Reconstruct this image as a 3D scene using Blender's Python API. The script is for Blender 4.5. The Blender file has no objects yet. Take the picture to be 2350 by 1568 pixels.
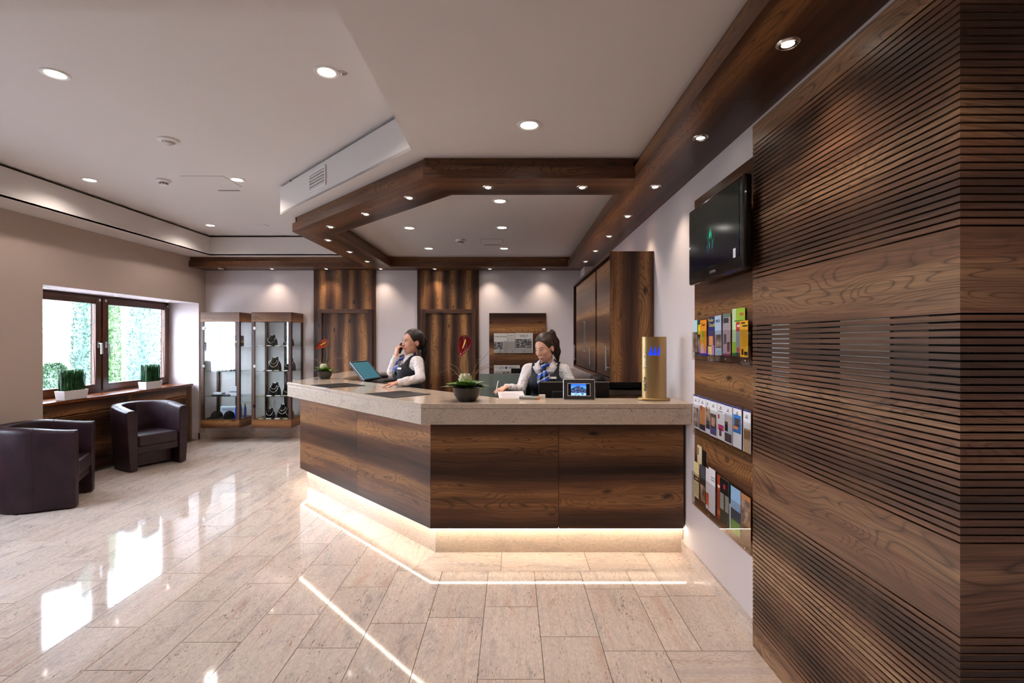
import bpy, bmesh, math, random
import numpy as np
from mathutils import Vector, Matrix, Euler
random.seed(7)
S = bpy.context.scene
COL = S.collection
PI = math.pi
R = math.radians

# ------------------------------------------------------------------ camera, sky, exposure
cam_d = bpy.data.cameras.new('camera')
cam_d.sensor_width = 36.0
cam_d.lens = 1115.0 / 2350.0 * 36.0
cam_d.shift_y = -2.0 / 2350.0
cam_d.clip_start = 0.05
cam = bpy.data.objects.new('camera', cam_d)
cam.location = (0, 0, 1.534)
cam.rotation_euler = (R(90), 0, 0)
COL.objects.link(cam)
S.camera = cam

w = bpy.data.worlds.new('daylight'); S.world = w
w.use_nodes = True
bg = w.node_tree.nodes['Background']
bg.inputs[0].default_value = (0.76, 0.84, 1.0, 1)
bg.inputs[1].default_value = 12.0
S.view_settings.view_transform = 'Standard'
S.view_settings.look = 'None'
S.view_settings.gamma = 1.0
S.view_settings.use_curve_mapping = False
S.view_settings.exposure = 1.08
S.cycles.max_bounces = 6; S.cycles.diffuse_bounces = 3; S.cycles.glossy_bounces = 2; S.cycles.transmission_bounces = 4; S.cycles.transparent_max_bounces = 12
S.cycles.caustics_reflective = False; S.cycles.caustics_refractive = False
S.cycles.use_adaptive_sampling = True; S.cycles.adaptive_threshold = 0.1
SPOT_W, DOWN_W, LED_E = 11.0, 15.0, 36.0
WARM = (1.0, 0.82, 0.66)
NEUT = (1.0, 0.89, 0.81)

# ------------------------------------------------------------------ helpers: materials
def lin(h):
    h = h.lstrip('#')
    o = []
    for i in (0, 2, 4):
        c = int(h[i:i+2], 16) / 255.0
        o.append(c / 12.92 if c <= 0.04045 else ((c + 0.055) / 1.055) ** 2.4)
    return (o[0], o[1], o[2], 1.0)
MATS = {}
def newmat(name):
    m = bpy.data.materials.new(name); m.use_nodes = True
    return m, m.node_tree.nodes, m.node_tree.links, m.node_tree.nodes['Principled BSDF']
def col(h, rough=0.5, metal=0.0, spec=0.5, coat=0.0, noise=0.0, nscale=20.0):
    key = (h, rough, metal, spec, coat, noise, nscale)
    if key in MATS: return MATS[key]
    m, N, L, b = newmat('paint_' + h.lstrip('#'))
    c = lin(h)
    b.inputs['Base Color'].default_value = c
    b.inputs['Roughness'].default_value = rough
    b.inputs['Metallic'].default_value = metal
    b.inputs['Specular IOR Level'].default_value = spec
    b.inputs['Coat Weight'].default_value = coat
    if noise:
        tc = N.new('ShaderNodeTexCoord'); n = N.new('ShaderNodeTexNoise')
        n.inputs['Scale'].default_value = nscale; n.inputs['Detail'].default_value = 4
        L.new(tc.outputs['Object'], n.inputs['Vector'])
        mx = N.new('ShaderNodeMix'); mx.data_type = 'RGBA'
        mx.inputs[6].default_value = tuple(x * (1 - noise) for x in c[:3]) + (1,)
        mx.inputs[7].default_value = tuple(min(1, x * (1 + noise)) for x in c[:3]) + (1,)
        L.new(n.outputs['Fac'], mx.inputs[0]); L.new(mx.outputs[2], b.inputs['Base Color'])
    MATS[key] = m
    return m
def emis(name, c, strength):
    m, N, L, b = newmat(name)
    b.inputs['Base Color'].default_value = (c[0], c[1], c[2], 1)
    b.inputs['Emission Color'].default_value = (c[0], c[1], c[2], 1)
    b.inputs['Emission Strength'].default_value = strength
    return m
def thin_glass(name, tint=(1, 1, 1), refl=1.0, rough=0.0):
    m, N, L, b = newmat(name)
    out = N['Material Output']; N.remove(b)
    t = N.new('ShaderNodeBsdfTransparent'); t.inputs[0].default_value = (*tint, 1)
    g = N.new('ShaderNodeBsdfGlossy'); g.inputs['Roughness'].default_value = rough
    f = N.new('ShaderNodeLayerWeight'); f.inputs[0].default_value = 0.5
    po = N.new('ShaderNodeMath'); po.operation = 'POWER'; po.inputs[1].default_value = 5.0
    L.new(f.outputs['Facing'], po.inputs[0])
    mu = N.new('ShaderNodeMath'); mu.operation = 'MULTIPLY_ADD'; mu.inputs[1].default_value = 0.9 * min(refl, 1.0); mu.inputs[2].default_value = 0.04 * refl
    mx = N.new('ShaderNodeMixShader')
    L.new(po.outputs[0], mu.inputs[0]); L.new(mu.outputs[0], mx.inputs[0])
    L.new(t.outputs[0], mx.inputs[1]); L.new(g.outputs[0], mx.inputs[2])
    L.new(mx.outputs[0], out.inputs[0])
    return m
class NT:
    """tiny node-graph writer"""
    def __init__(s, N, L): s.N, s.L = N, L
    def _in(s, sock, v):
        if hasattr(v, 'is_output') or isinstance(v, bpy.types.NodeSocket): s.L.new(v, sock)
        else: sock.default_value = v
    def m(s, op, a, b=0.0, c=None, clamp=False):
        n = s.N.new('ShaderNodeMath'); n.operation = op; n.use_clamp = clamp
        s._in(n.inputs[0], a); s._in(n.inputs[1], b)
        if c is not None: s._in(n.inputs[2], c)
        return n.outputs[0]
    def vec(s, x, y, z=0.0):
        n = s.N.new('ShaderNodeCombineXYZ')
        s._in(n.inputs[0], x); s._in(n.inputs[1], y); s._in(n.inputs[2], z)
        return n.outputs[0]
    def noise(s, v, scale=1.0, detail=2.0, rough=0.5, dist=0.0):
        n = s.N.new('ShaderNodeTexNoise')
        n.inputs['Scale'].default_value = scale; n.inputs['Detail'].default_value = detail
        n.inputs['Roughness'].default_value = rough; n.inputs['Distortion'].default_value = dist
        s.L.new(v, n.inputs['Vector'])
        return n.outputs['Fac']
    def voro(s, v, scale=1.0, out='Distance'):
        n = s.N.new('ShaderNodeTexVoronoi'); n.inputs['Scale'].default_value = scale
        s.L.new(v, n.inputs['Vector']); return n.outputs[out]
    def ramp(s, f, stops):
        n = s.N.new('ShaderNodeValToRGB'); e = n.color_ramp.elements
        while len(e) < len(stops): e.new(0.5)
        for k, (p, c) in enumerate(stops):
            e[k].position = p
            e[k].color = (c, c, c, 1) if isinstance(c, (int, float)) else ((*c, 1) if len(c) == 3 else c)
        s.L.new(f, n.inputs[0]); return n.outputs[0]
    def mix(s, f, a, b, mode='MIX'):
        n = s.N.new('ShaderNodeMix'); n.data_type = 'RGBA'; n.blend_type = mode
        s._in(n.inputs[0], f); s._in(n.inputs[6], a); s._in(n.inputs[7], b)
        return n.outputs[2]
    def sm(s, v, a, b):
        n = s.N.new('ShaderNodeMapRange'); n.interpolation_type = 'SMOOTHSTEP'
        s._in(n.inputs[0], v); n.inputs[1].default_value = a; n.inputs[2].default_value = b
        return n.outputs[0]
def uvsock(N, L):
    u = N.new('ShaderNodeUVMap'); u.uv_map = 'UVMap'
    sp = N.new('ShaderNodeSeparateXYZ'); L.new(u.outputs[0], sp.inputs[0])
    return sp.outputs[0], sp.outputs[1]

def wood(name, dark='#22120d', mid='#5f3b28', light='#b98050', P=0.40, v0=0.0, rough=0.38, gain=1.0, bandw=0.85, seed=0.0, spec=0.4):
    m, N, L, b = newmat(name); g = NT(N, L)
    u, v = uvsock(N, L)
    u = g.m('ADD', u, seed * 7.31)
    wn = g.noise(g.vec(g.m('MULTIPLY', u, 0.9), g.m('MULTIPLY', v, 3.0), seed), 1.0, 2.0)
    vw = g.m('ADD', v, g.m('MULTIPLY', g.m('SUBTRACT', wn, 0.5), 0.16))
    # wide pale and dark bands along the board
    cosb = g.m('COSINE', g.m('MULTIPLY', g.m('SUBTRACT', vw, v0), 2 * PI / P))
    band = g.m('MULTIPLY_ADD', cosb, 0.5, 0.5)
    lf = g.noise(g.vec(g.m('MULTIPLY', u, 0.35), g.m('MULTIPLY', v, 9.0), seed + 3), 1.0, 2.5)
    tone = g.m('ADD', g.m('MULTIPLY', band, bandw * 0.62), g.m('MULTIPLY', g.m('SUBTRACT', lf, 0.30), 0.85), clamp=True)
    base = g.ramp(tone, [(0.08, lin(dark)), (0.48, lin(mid)), (0.95, lin(light))])
    # cathedral contour grain
    cn = g.noise(g.vec(g.m('MULTIPLY', u, 1.5), g.m('MULTIPLY', vw, 7.5), seed + 11), 1.0, 1.3, 0.45, 0.35)
    ph = g.m('FRACT', g.m('MULTIPLY', cn, 24.0))
    line = g.m('POWER', g.m('ABSOLUTE', g.m('MULTIPLY_ADD', ph, 2.0, -1.0)), 5.0)
    lw = g.m('MULTIPLY', line, g.sm(band, 0.35, 0.9))
    c1 = g.mix(g.m('MULTIPLY', lw, 0.75), base, lin(dark))
    # fine fibres
    fn = g.noise(g.vec(g.m('MULTIPLY', u, 4.0), g.m('MULTIPLY', vw, 230.0), seed), 1.0, 2.0, 0.6)
    c2 = g.mix(1.0, c1, g.ramp(fn, [(0.25, 0.55), (0.72, 1.26)]), 'MULTIPLY')
    fm = g.noise(g.vec(g.m('MULTIPLY', u, 1.2), g.m('MULTIPLY', vw, 75.0), seed + 2), 1.0, 3.0, 0.65)
    c2 = g.mix(1.0, c2, g.ramp(fm, [(0.30, 0.62), (0.50, 1.0), (0.75, 1.18)]), 'MULTIPLY')
    # knots
    kd = g.voro(g.vec(g.m('MULTIPLY', u, 2.6), g.m('MULTIPLY', vw, 7.0), seed + 5), 1.0)
    kn = g.m('MULTIPLY', g.m('SUBTRACT', 1.0, g.sm(kd, 0.03, 0.16)), g.sm(band, 0.25, 0.6))
    c3 = g.mix(g.m('MULTIPLY', kn, 0.92), c2, lin('#1c0e09'))
    if gain != 1.0: c3 = g.mix(1.0, c3, (gain, gain, gain, 1), 'MULTIPLY')
    L.new(c3, b.inputs['Base Color'])
    b.inputs['Roughness'].default_value = rough
    b.inputs['Specular IOR Level'].default_value = spec
    return m

def granite(name, base='#cbb49e', pink='#bd9a86', grey='#a89d96', speck='#3a302b', rough=0.08, stretch=4.0, speckle=1.0, perobj=True, spec=0.5, gscale=1.0, vein=1.0, streak=0.0):
    m, N, L, b = newmat(name); g = NT(N, L)
    u, v = uvsock(N, L)
    z = 0.0
    if perobj:
        oi = N.new('ShaderNodeObjectInfo')
        z = g.m('MULTIPLY', oi.outputs['Random'], 57.0)
        u = g.m('ADD', u, g.m('MULTIPLY', oi.outputs['Random'], 3.1))
    us = g.m('MULTIPLY', u, gscale / stretch); vs = g.m('MULTIPLY', v, gscale)
    n1 = g.noise(g.vec(us, vs, z), 8.0, 6.0, 0.68, 0.5)
    n2 = g.noise(g.vec(g.m('MULTIPLY', u, gscale * 38.0), g.m('MULTIPLY', v, gscale * 80.0), z), 1.0, 4.0, 0.7, 0.3)
    c = g.ramp(n1, [(0.30, lin(grey)), (0.48, lin(base)), (0.62, lin(base)), (0.78, lin(pink))])
    c = g.mix(1.0, c, g.ramp(n2, [(0.28, 0.78), (0.7, 1.12)]), 'MULTIPLY')
    sk_ = g.noise(g.vec(g.m('MULTIPLY', u, gscale * 1.3), g.m('MULTIPLY', v, gscale * 17.0), g.m('ADD', z, 21.0) if perobj else 21.0), 1.0, 4.0, 0.62, 0.8)
    c = g.mix(g.m('MULTIPLY', g.sm(sk_, 0.50, 0.74), 0.55 * streak), c, lin(pink))
    c = g.mix(g.m('MULTIPLY', g.sm(sk_, 0.50, 0.28), 0.45 * streak), c, lin(grey))
    # dark flecks, short strokes along the grain, gathered in streaks
    f1 = g.noise(g.vec(g.m('MULTIPLY', u, gscale * (38.0 if streak else 70.0)), g.m('MULTIPLY', v, gscale * 190.0), z), 1.0, 2.0, 0.55)
    msk = g.noise(g.vec(us, vs, g.m('ADD', z, 9.0) if perobj else 9.0), 13.0, 3.0, 0.6, 0.6)
    fl = g.m('MULTIPLY', g.sm(f1, 0.57, 0.68), g.sm(msk, 0.42, 0.72))
    f2 = g.noise(g.vec(g.m('MULTIPLY', u, gscale * 110.0), g.m('MULTIPLY', v, gscale * 140.0), z), 1.0, 1.0)
    fl2 = g.m('MULTIPLY', g.sm(f2, 0.70, 0.78), 0.55)
    vn = g.noise(g.vec(us, vs, g.m('ADD', z, 4.0) if perobj else 4.0), 5.0, 3.0, 0.55, 1.5)
    ve = g.m('MULTIPLY', g.m('SUBTRACT', 1.0, g.sm(g.m('ABSOLUTE', g.m('SUBTRACT', vn, 0.5)), 0.0, 0.03)), 0.16 * vein)
    tot = g.m('MULTIPLY', g.m('MAXIMUM', g.m('MAXIMUM', g.m('MULTIPLY', fl, 0.8), fl2), ve), speckle)
    c = g.mix(tot, c, lin(speck))
    if perobj:
        sh = g.m('MULTIPLY_ADD', oi.outputs['Random'], 0.14, 0.93)
        c = g.mix(1.0, c, g.vec(sh, sh, sh), 'MULTIPLY')
    L.new(c, b.inputs['Base Color'])
    b.inputs['Roughness'].default_value = rough
    b.inputs['Specular IOR Level'].default_value = spec
    return m

# ------------------------------------------------------------------ helpers: meshes
class MB:
    def __init__(s): s.v, s.f, s.m, s.uv = [], [], [], []
    def face(s, pts, mat=0, uv=None):
        i = len(s.v); s.v.extend([tuple(p) for p in pts])
        s.f.append(tuple(range(i, i + len(pts)))); s.m.append(mat)
        if uv is None:
            a, b_, c = [Vector(p) for p in pts[:3]]
            n = (b_ - a).cross(c - a); ax = max(range(3), key=lambda k: abs(n[k]))
            o = [k for k in range(3) if k != ax]
            uv = [(p[o[0]], p[o[1]]) for p in pts]
        s.uv.append(uv)
    def box(s, x0, x1, y0, y1, z0, z1, mat=0, M=None, g=0, uo=(0, 0), sk=''):
        lo, hi = (min(x0, x1), min(y0, y1), min(z0, z1)), (max(x0, x1), max(y0, y1), max(z0, z1))
        P = [(lo[0] if not i & 1 else hi[0], lo[1] if not i & 2 else hi[1], lo[2] if not i & 4 else hi[2]) for i in range(8)]
        for nm, q, ax in (('-x', (0, 4, 6, 2), 0), ('+x', (1, 3, 7, 5), 0), ('-y', (0, 1, 5, 4), 1), ('+y', (2, 6, 7, 3), 1), ('-z', (0, 2, 3, 1), 2), ('+z', (4, 5, 7, 6), 2)):
            if nm in sk: continue
            o = [k for k in range(3) if k != ax]
            if g in o: a, c = g, [k for k in o if k != g][0]
            else: a, c = o
            uv = [(P[k][a] + uo[0], P[k][c] + uo[1]) for k in q]
            pts = [P[k] for k in q]
            if M is not None: pts = [tuple(M @ Vector(p)) for p in pts]
            s.face(pts, mat, uv)
    def prism(s, poly, z0, z1, mat=0, M=None, cap=True, sidemat=None):
        n = len(poly)
        ar = sum(poly[i][0] * poly[(i + 1) % n][1] - poly[(i + 1) % n][0] * poly[i][1] for i in range(n))
        if ar < 0: poly = poly[::-1]
        T = (lambda p: tuple(M @ Vector(p))) if M is not None else (lambda p: p)
        if cap:
            s.face([T((p[0], p[1], z1)) for p in poly], mat, [(p[0], p[1]) for p in poly])
            s.face([T((p[0], p[1], z0)) for p in poly[::-1]], mat, [(p[0], p[1]) for p in poly[::-1]])
        d = 0
        for i in range(n):
            a, b_ = poly[i], poly[(i + 1) % n]
            l = math.hypot(b_[0] - a[0], b_[1] - a[1])
            s.face([T((a[0], a[1], z0)), T((b_[0], b_[1], z0)), T((b_[0], b_[1], z1)), T((a[0], a[1], z1))], mat if sidemat is None else sidemat,
                   [(d, z0), (d + l, z0), (d + l, z1), (d, z1)])
            d += l
    def rings(s, rs, mat=0, closed=True, caps=True):
        """loft through rings of equal length"""
        n = len(rs[0]); i0 = len(s.v)
        for r in rs: s.v.extend([tuple(p) for p in r])
        for k in range(len(rs) - 1):
            for j in range(n if closed else n - 1):
                a = i0 + k * n + j; b_ = i0 + k * n + (j + 1) % n
                s.f.append((a, b_, b_ + n, a + n)); s.m.append(mat)
                s.uv.append([(k * .05, j * .05), (k * .05, j * .05 + .05), (k * .05 + .05, j * .05 + .05), (k * .05 + .05, j * .05)])
        if caps:
            s.f.append(tuple(i0 + j for j in range(n))[::-1]); s.m.append(mat); s.uv.append([(p[0], p[1]) for p in rs[0]][::-1])
            t = i0 + (len(rs) - 1) * n
            s.f.append(tuple(t + j for j in range(n))); s.m.append(mat); s.uv.append([(p[0], p[1]) for p in rs[-1]])
    def lathe(s, prof, seg=24, mat=0, M=None, caps=False):
        rs = []
        for (r, z) in prof:
            ring = [(r * math.cos(2 * PI * k / seg), r * math.sin(2 * PI * k / seg), z) for k in range(seg)]
            if M is not None: ring = [tuple(M @ Vector(p)) for p in ring]
            rs.append(ring)
        s.rings(rs, mat, True, caps)
    def tube(s, pts, rad, seg=8, mat=0):
        pts = [Vector(p) for p in pts]
        if not isinstance(rad, (list, tuple)): rad = [rad] * len(pts)
        rs = []; up = None
        for k, p in enumerate(pts):
            t = (pts[min(k + 1, len(pts) - 1)] - pts[max(k - 1, 0)]).normalized()
            if up is None:
                up = Vector((0, 0, 1)) if abs(t.z) < .9 else Vector((1, 0, 0))
            a = t.cross(up)
            if a.length < 1e-4: a = t.cross(Vector((0, 1, 0)))
            a.normalize(); b_ = a.cross(t).normalized(); up = b_
            rs.append([tuple(p + a * math.cos(2 * PI * j / seg) * rad[k] + b_ * math.sin(2 * PI * j / seg) * rad[k]) for j in range(seg)])
        s.rings(rs, mat)
    def ell(s, c, r, seg=14, ring=8, mat=0, M=None):
        rs = []
        for k in range(ring + 1):
            th = PI * (k / ring); th = min(max(th, .02), PI - .02)
            rr = []
            for j in range(seg):
                p = Vector((r[0] * math.sin(th) * math.cos(2 * PI * j / seg), r[1] * math.sin(th) * math.sin(2 * PI * j / seg), -r[2] * math.cos(th)))
                if M is not None: p = M @ p
                rr.append((p[0] + c[0], p[1] + c[1], p[2] + c[2]))
            rs.append(rr)
        s.rings(rs, mat)
    def build(s, name, mats, parent=None, smooth=False, bevel=0, loc=None, rot=None, seg=2, sharp=35, weld=False):
        me = bpy.data.meshes.new(name)
        me.from_pydata(s.v, [], s.f)
        if not isinstance(mats, (list, tuple)): mats = [mats]
        for m in mats: me.materials.append(m)
        me.polygons.foreach_set('material_index', s.m)
        ul = me.uv_layers.new(name='UVMap')
        flat = []
        for fuv in s.uv:
            for q in fuv: flat.extend((q[0], q[1]))
        ul.data.foreach_set('uv', flat)
        bm = bmesh.new(); bm.from_mesh(me)
        if bevel or weld or smooth: bmesh.ops.remove_doubles(bm, verts=bm.verts, dist=1e-5)
        bmesh.ops.recalc_face_normals(bm, faces=bm.faces)
        bm.to_mesh(me); bm.free()
        if smooth:
            me.polygons.foreach_set('use_smooth', [True] * len(me.polygons))
            me.set_sharp_from_angle(angle=R(sharp))
        me.update()
        return obj(name, me, parent, bevel, loc, rot, seg)
def obj(name, me, parent=None, bevel=0, loc=None, rot=None, seg=2):
    o = bpy.data.objects.new(name, me); COL.objects.link(o)
    if parent is not None: o.parent = parent
    if loc is not None: o.location = loc
    if rot is not None: o.rotation_euler = rot
    if bevel:
        md = o.modifiers.new('edge', 'BEVEL'); md.width = bevel; md.segments = seg; md.limit_method = 'ANGLE'; md.angle_limit = R(40)
        md.harden_normals = False
    return o
def tag(o, label=None, cat=None, group=None, kind=None):
    if label: o['label'] = label
    if cat: o['category'] = cat
    if group: o['group'] = group
    if kind: o['kind'] = kind
    return o
def thing(name, label, cat, loc=(0, 0, 0), rotz=0.0, group=None, rot=None):
    o = bpy.data.objects.new(name, None); COL.objects.link(o)
    o.empty_display_size = .05; o.location = loc
    o.rotation_euler = rot if rot is not None else (0, 0, rotz)
    return tag(o, label, cat, group)
def one(mb, name, mats, label, cat, group=None, **k):
    return tag(mb.build(name, mats, **k), label, cat, group)
def struct(o, label=None):
    o['kind'] = 'structure'
    if label: o['label'] = label
    return o
def sempty(name, label=None):
    o = bpy.data.objects.new(name, None); COL.objects.link(o); o.empty_display_size = .05
    return struct(o, label)
def copy_tree(o, parent=None, loc=None):
    c = o.copy(); COL.objects.link(c)
    c.parent = parent
    if loc is not None: c.location = loc
    for ch in list(o.children): copy_tree(ch, c)
    return c
FONT = {}
def lettering(txt, size, M, mat, parent, name='lettering', align='CENTER', ex=0.0004, sx=1.0):
    """flat raised letters; M places the text plane (x right, y up, z out)"""
    cu = bpy.data.curves.new('t', 'FONT'); cu.body = txt; cu.size = size; cu.align_x = align; cu.align_y = 'CENTER'
    cu.extrude = ex; cu.resolution_u = 2
    t = bpy.data.objects.new('t', cu); COL.objects.link(t)
    dg = bpy.context.evaluated_depsgraph_get()
    me = bpy.data.meshes.new_from_object(t.evaluated_get(dg))
    bpy.data.objects.remove(t); bpy.data.curves.remove(cu)
    if sx != 1.0: me.transform(Matrix.Diagonal((sx, 1, 1, 1)))
    me.transform(M)
    me.materials.clear(); me.materials.append(mat)
    return obj(name, me, parent)
def clip(poly, a, b_, c):
    """keep a*x+b*y<=c"""
    out = []
    for i in range(len(poly)):
        p, q = poly[i], poly[(i + 1) % len(poly)]
        dp, dq = a * p[0] + b_ * p[1] - c, a * q[0] + b_ * q[1] - c
        if dp <= 0: out.append(p)
        if (dp < 0 < dq) or (dq < 0 < dp):
            t = dp / (dp - dq); out.append((p[0] + (q[0] - p[0]) * t, p[1] + (q[1] - p[1]) * t))
    return out
def parea(p): return abs(sum(p[i][0] * p[(i + 1) % len(p)][1] - p[(i + 1) % len(p)][0] * p[i][1] for i in range(len(p)))) / 2

# ------------------------------------------------------------------ shared materials
M_WHITE = col('#d2c7c7', 0.75)
M_CEIL = col('#ddd7d3', 0.8)
M_TAUPE = col('#bfada1', 0.8)
M_BLACK = col('#0b0a0a', 0.35)
M_BLACKM = col('#0e0d0d', 0.8)
M_CHROME = col('#d6d3d0', 0.18, 1.0)
M_STEEL = col('#c9c9c8', 0.32, 1.0)
DECOR = dict(dark='#2a1810', mid='#65412b', light='#be8853')          # one timber decor for all joinery
W_DESK = wood('desk_wood', **DECOR, P=0.395, v0=0.80, rough=0.36)
W_SLAT = wood('slat_wood', '#38251b', '#7c5741', '#cca379', P=0.432, v0=1.73, rough=0.42, bandw=0.75, seed=2.0)
W_BEAM = wood('beam_wood', **DECOR, P=0.42, v0=0.1, rough=0.36, bandw=0.7, seed=4.0)
W_PANEL = wood('panel_wood', **DECOR, P=0.42, v0=1.30, rough=0.36, bandw=0.8, seed=5.0)
W_DOOR = wood('door_wood', **DECOR, P=0.23, v0=0.0, rough=0.42, bandw=1.0, seed=7.0)
W_FRAME = wood('frame_wood', '#3a241b', '#5d3f31', '#7d5a45', P=0.5, rough=0.4, bandw=0.5, seed=8.0)
W_WINDOW = wood('window_wood', '#2e1509', '#55290f', '#7a4320', P=0.3, rough=0.32, bandw=0.5, seed=9.0)
W_CAB = wood('cabinet_wood', **DECOR, P=0.38, v0=1.45, rough=0.36, bandw=0.8, seed=6.0)
G_FLOOR = granite('floor_granite', '#dbcabe', '#c4a090', '#bbaea9', '#453b38', rough=0.06, stretch=3.0, speckle=1.25, vein=.3, streak=1.0)
G_TOP = granite('counter_granite', '#cbb9a8', '#c2a690', '#b9aba0', '#3d3027', rough=0.1, stretch=2.5, perobj=False, speckle=.9, vein=.2)
G_APRON = granite('apron_granite', '#cbb9a8', '#c2a690', '#b9aba0', '#2f251e', rough=0.25, stretch=1.5, perobj=False, speckle=1.5, vein=.0)
G_BASE = granite('plinth_granite', '#cbb9a8', '#c2a690', '#b9aba0', '#3d3027', rough=0.25, stretch=2.0, perobj=False, vein=.1)
M_GLASS = thin_glass('clear_glass', (0.97, 0.99, 0.985), 1.0)
M_ACRYL = thin_glass('acrylic', (0.96, 0.96, 0.96), 1.0)
M_LED = emis('led_strip', (1.0, 0.86, 0.66), LED_E)
M_LENS = emis('lamp_lens', (1.0, 0.93, 0.82), 14.0)

# ------------------------------------------------------------------ the room
XW, XL, YB, ZC, ZT, YF, XR = 1.24, -4.87, 7.72, 2.80, 3.10, -4.0, 1.9
XO = -5.45                                   # outer face of the window wall
N1 = (5.04, 7.56); N2 = (1.5, 4.1)           # window niches along the left wall
NT_Z, SILL_Z = 2.12, 0.86

# floor: grout bed with stone tiles as its parts
fb = MB(); fb.box(XO, XR, YF - .1, YB + .1, -0.12, -0.003)
floor = struct(fb.build('floor', col('#5f5750', 0.7)), 'polished beige granite tile floor')
G = 0.0017
BFY, BDG, BLX = 3.233, 2.556, -2.45          # outer edge of the border course round the counter
KFY, KDG, KLX = 3.52, 2.966, -2.163          # counter plinth line
cx_f, cy_l = BDG - BFY, BDG - BLX
def tile_mesh(polys, mb=None, swap=True):
    mb = mb or MB()
    for p in polys:
        if len(p) < 3 or parea(p) < 2e-4: continue
        i = len(mb.f); mb.prism(p, -0.012, 0.0)
        for k in range(i, len(mb.f)):
            if k < i + 2: mb.uv[k] = [(q[1], q[0]) for q in mb.uv[k]] if swap else mb.uv[k]
    return mb
def field_clip(p):
    """outside the counter's border course"""
    out = []
    r = clip(p, -1, 0, -cx_f); r = clip(r, 0, 1, BFY)
    if len(r) > 2: out.append(r)
    m_ = clip(clip(p, 1, 0, cx_f), -1, 0, -BLX); m_ = clip(m_, 1, 1, BDG)
    if len(m_) > 2: out.append(m_)
    l = clip(p, 1, 0, BLX)
    if len(l) > 2: out.append(l)
    return out
JO = {0: 2.69, 1: 2.80, 2: 2.516, 3: 2.40, -1: 2.635, -2: 3.024, -3: 2.72, 4: 2.91, -4: 2.47, -5: 2.86, -6: 2.60}
TW, TL = 0.305, 0.60
def add_tile(polys, swap=True):
    mb = tile_mesh(polys, swap=swap)
    if mb.f: mb.build('tile', G_FLOOR, floor)
far = MB()
for k in range(-15, 5):
    x0 = -0.4625 + TW * k; x1 = min(x0 + TW, 0.94); x0 = max(x0, XL)
    if x1 - x0 < .02: continue
    off = JO.get(k, random.uniform(2.2, 2.8))
    y = off - TL * 12
    while y < YB:
        a, b_ = max(y, YF), min(y + TL, YB); y += TL
        if b_ - a < .02: continue
        if k == 4 and b_ > 2.38 and a < 2.40: b_ = max(b_, 2.40)
        rect = [(x0 + G, a + G), (x1 - G, a + G), (x1 - G, b_ - G), (x0 + G, b_ - G)]
        if k == 4:
            rect = clip(rect, 0, -1, -2.40 - G)
            if len(rect) < 3: continue
        ps = field_clip(rect)
        if not ps: continue
        if b_ < 1.65: tile_mesh(ps, far)
        else: add_tile(ps)
# border course: front, diagonal, left, right wall, and the turned tiles before the slatted panel
fx = [None, -0.074, 0.522, 0.94]
add_tile([[(cx_f + .004, BFY + G), (-0.074 - G, BFY + G), (-0.074 - G, KFY + .02), (KDG - KFY + .004, KFY + .02)]], False)
add_tile([[(-0.074 + G, BFY + G), (0.522 - G, BFY + G), (0.522 - G, KFY + .02), (-0.074 + G, KFY + .02)]], False)
add_tile([[(0.522 + G, BFY + G), (0.94 - G, BFY + G), (0.94 - G, KFY + .02), (0.522 + G, KFY + .02)]], False)
for a, b_ in ((3.52, 2.92), (2.92, 2.40)):
    add_tile([[(0.94 + G, b_ + G), (XW, b_ + G), (XW, a - G), (0.94 + G, a - G)]])
yy = 2.40
for x0, x1 in ((.7575, 1.24),):
    for a, b_ in ((2.40, 2.095), (2.095, 1.79), (1.79, 1.485)):
        add_tile([[(x0 + G, b_ + G), (x1, b_ + G), (x1, a - G), (x0 + G, a - G)]], False)
tile_mesh([[(.7575 + G, YF), (XR, YF), (XR, 1.30), (1.2, 1.30), (1.2, 1.485 - G), (.7575 + G, 1.485 - G)]], far)
d1 = Vector((-1, 1)).normalized(); nrm = Vector((1, 1)).normalized()
PA, PB = Vector((cx_f, BFY)), Vector((BLX, cy_l))
QA, QB = Vector((KDG - KFY, KFY)), Vector((KLX, KDG - KLX))
Ld = (PB - PA).length; nt = 4
for k in range(nt):
    s0, s1 = k / nt, (k + 1) / nt
    pa, pb = PA.lerp(PB, s0), PA.lerp(PB, s1)
    qa = QA if k == 0 else pa + nrm * .305; qb = QB if k == nt - 1 else pb + nrm * .305
    e = d1 * G
    quad = [pa + e + nrm * G, qa + e + nrm * .01, qb - e + nrm * .01, pb - e + nrm * G]
    add_tile([[(q.x, q.y) for q in quad]])
yy = cy_l
while yy < YB:
    y1 = min(yy + .6, YB)
    add_tile([[(BLX + G, yy + G + (0.003 if yy == cy_l else 0)), (KLX + .01, (yy if yy > cy_l else KDG - KLX + .003) + G), (KLX + .01, y1 - G), (BLX + G, y1 - G)]])
    yy = y1
tag(far.build('tile_field', G_FLOOR, floor), kind='stuff')

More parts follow.
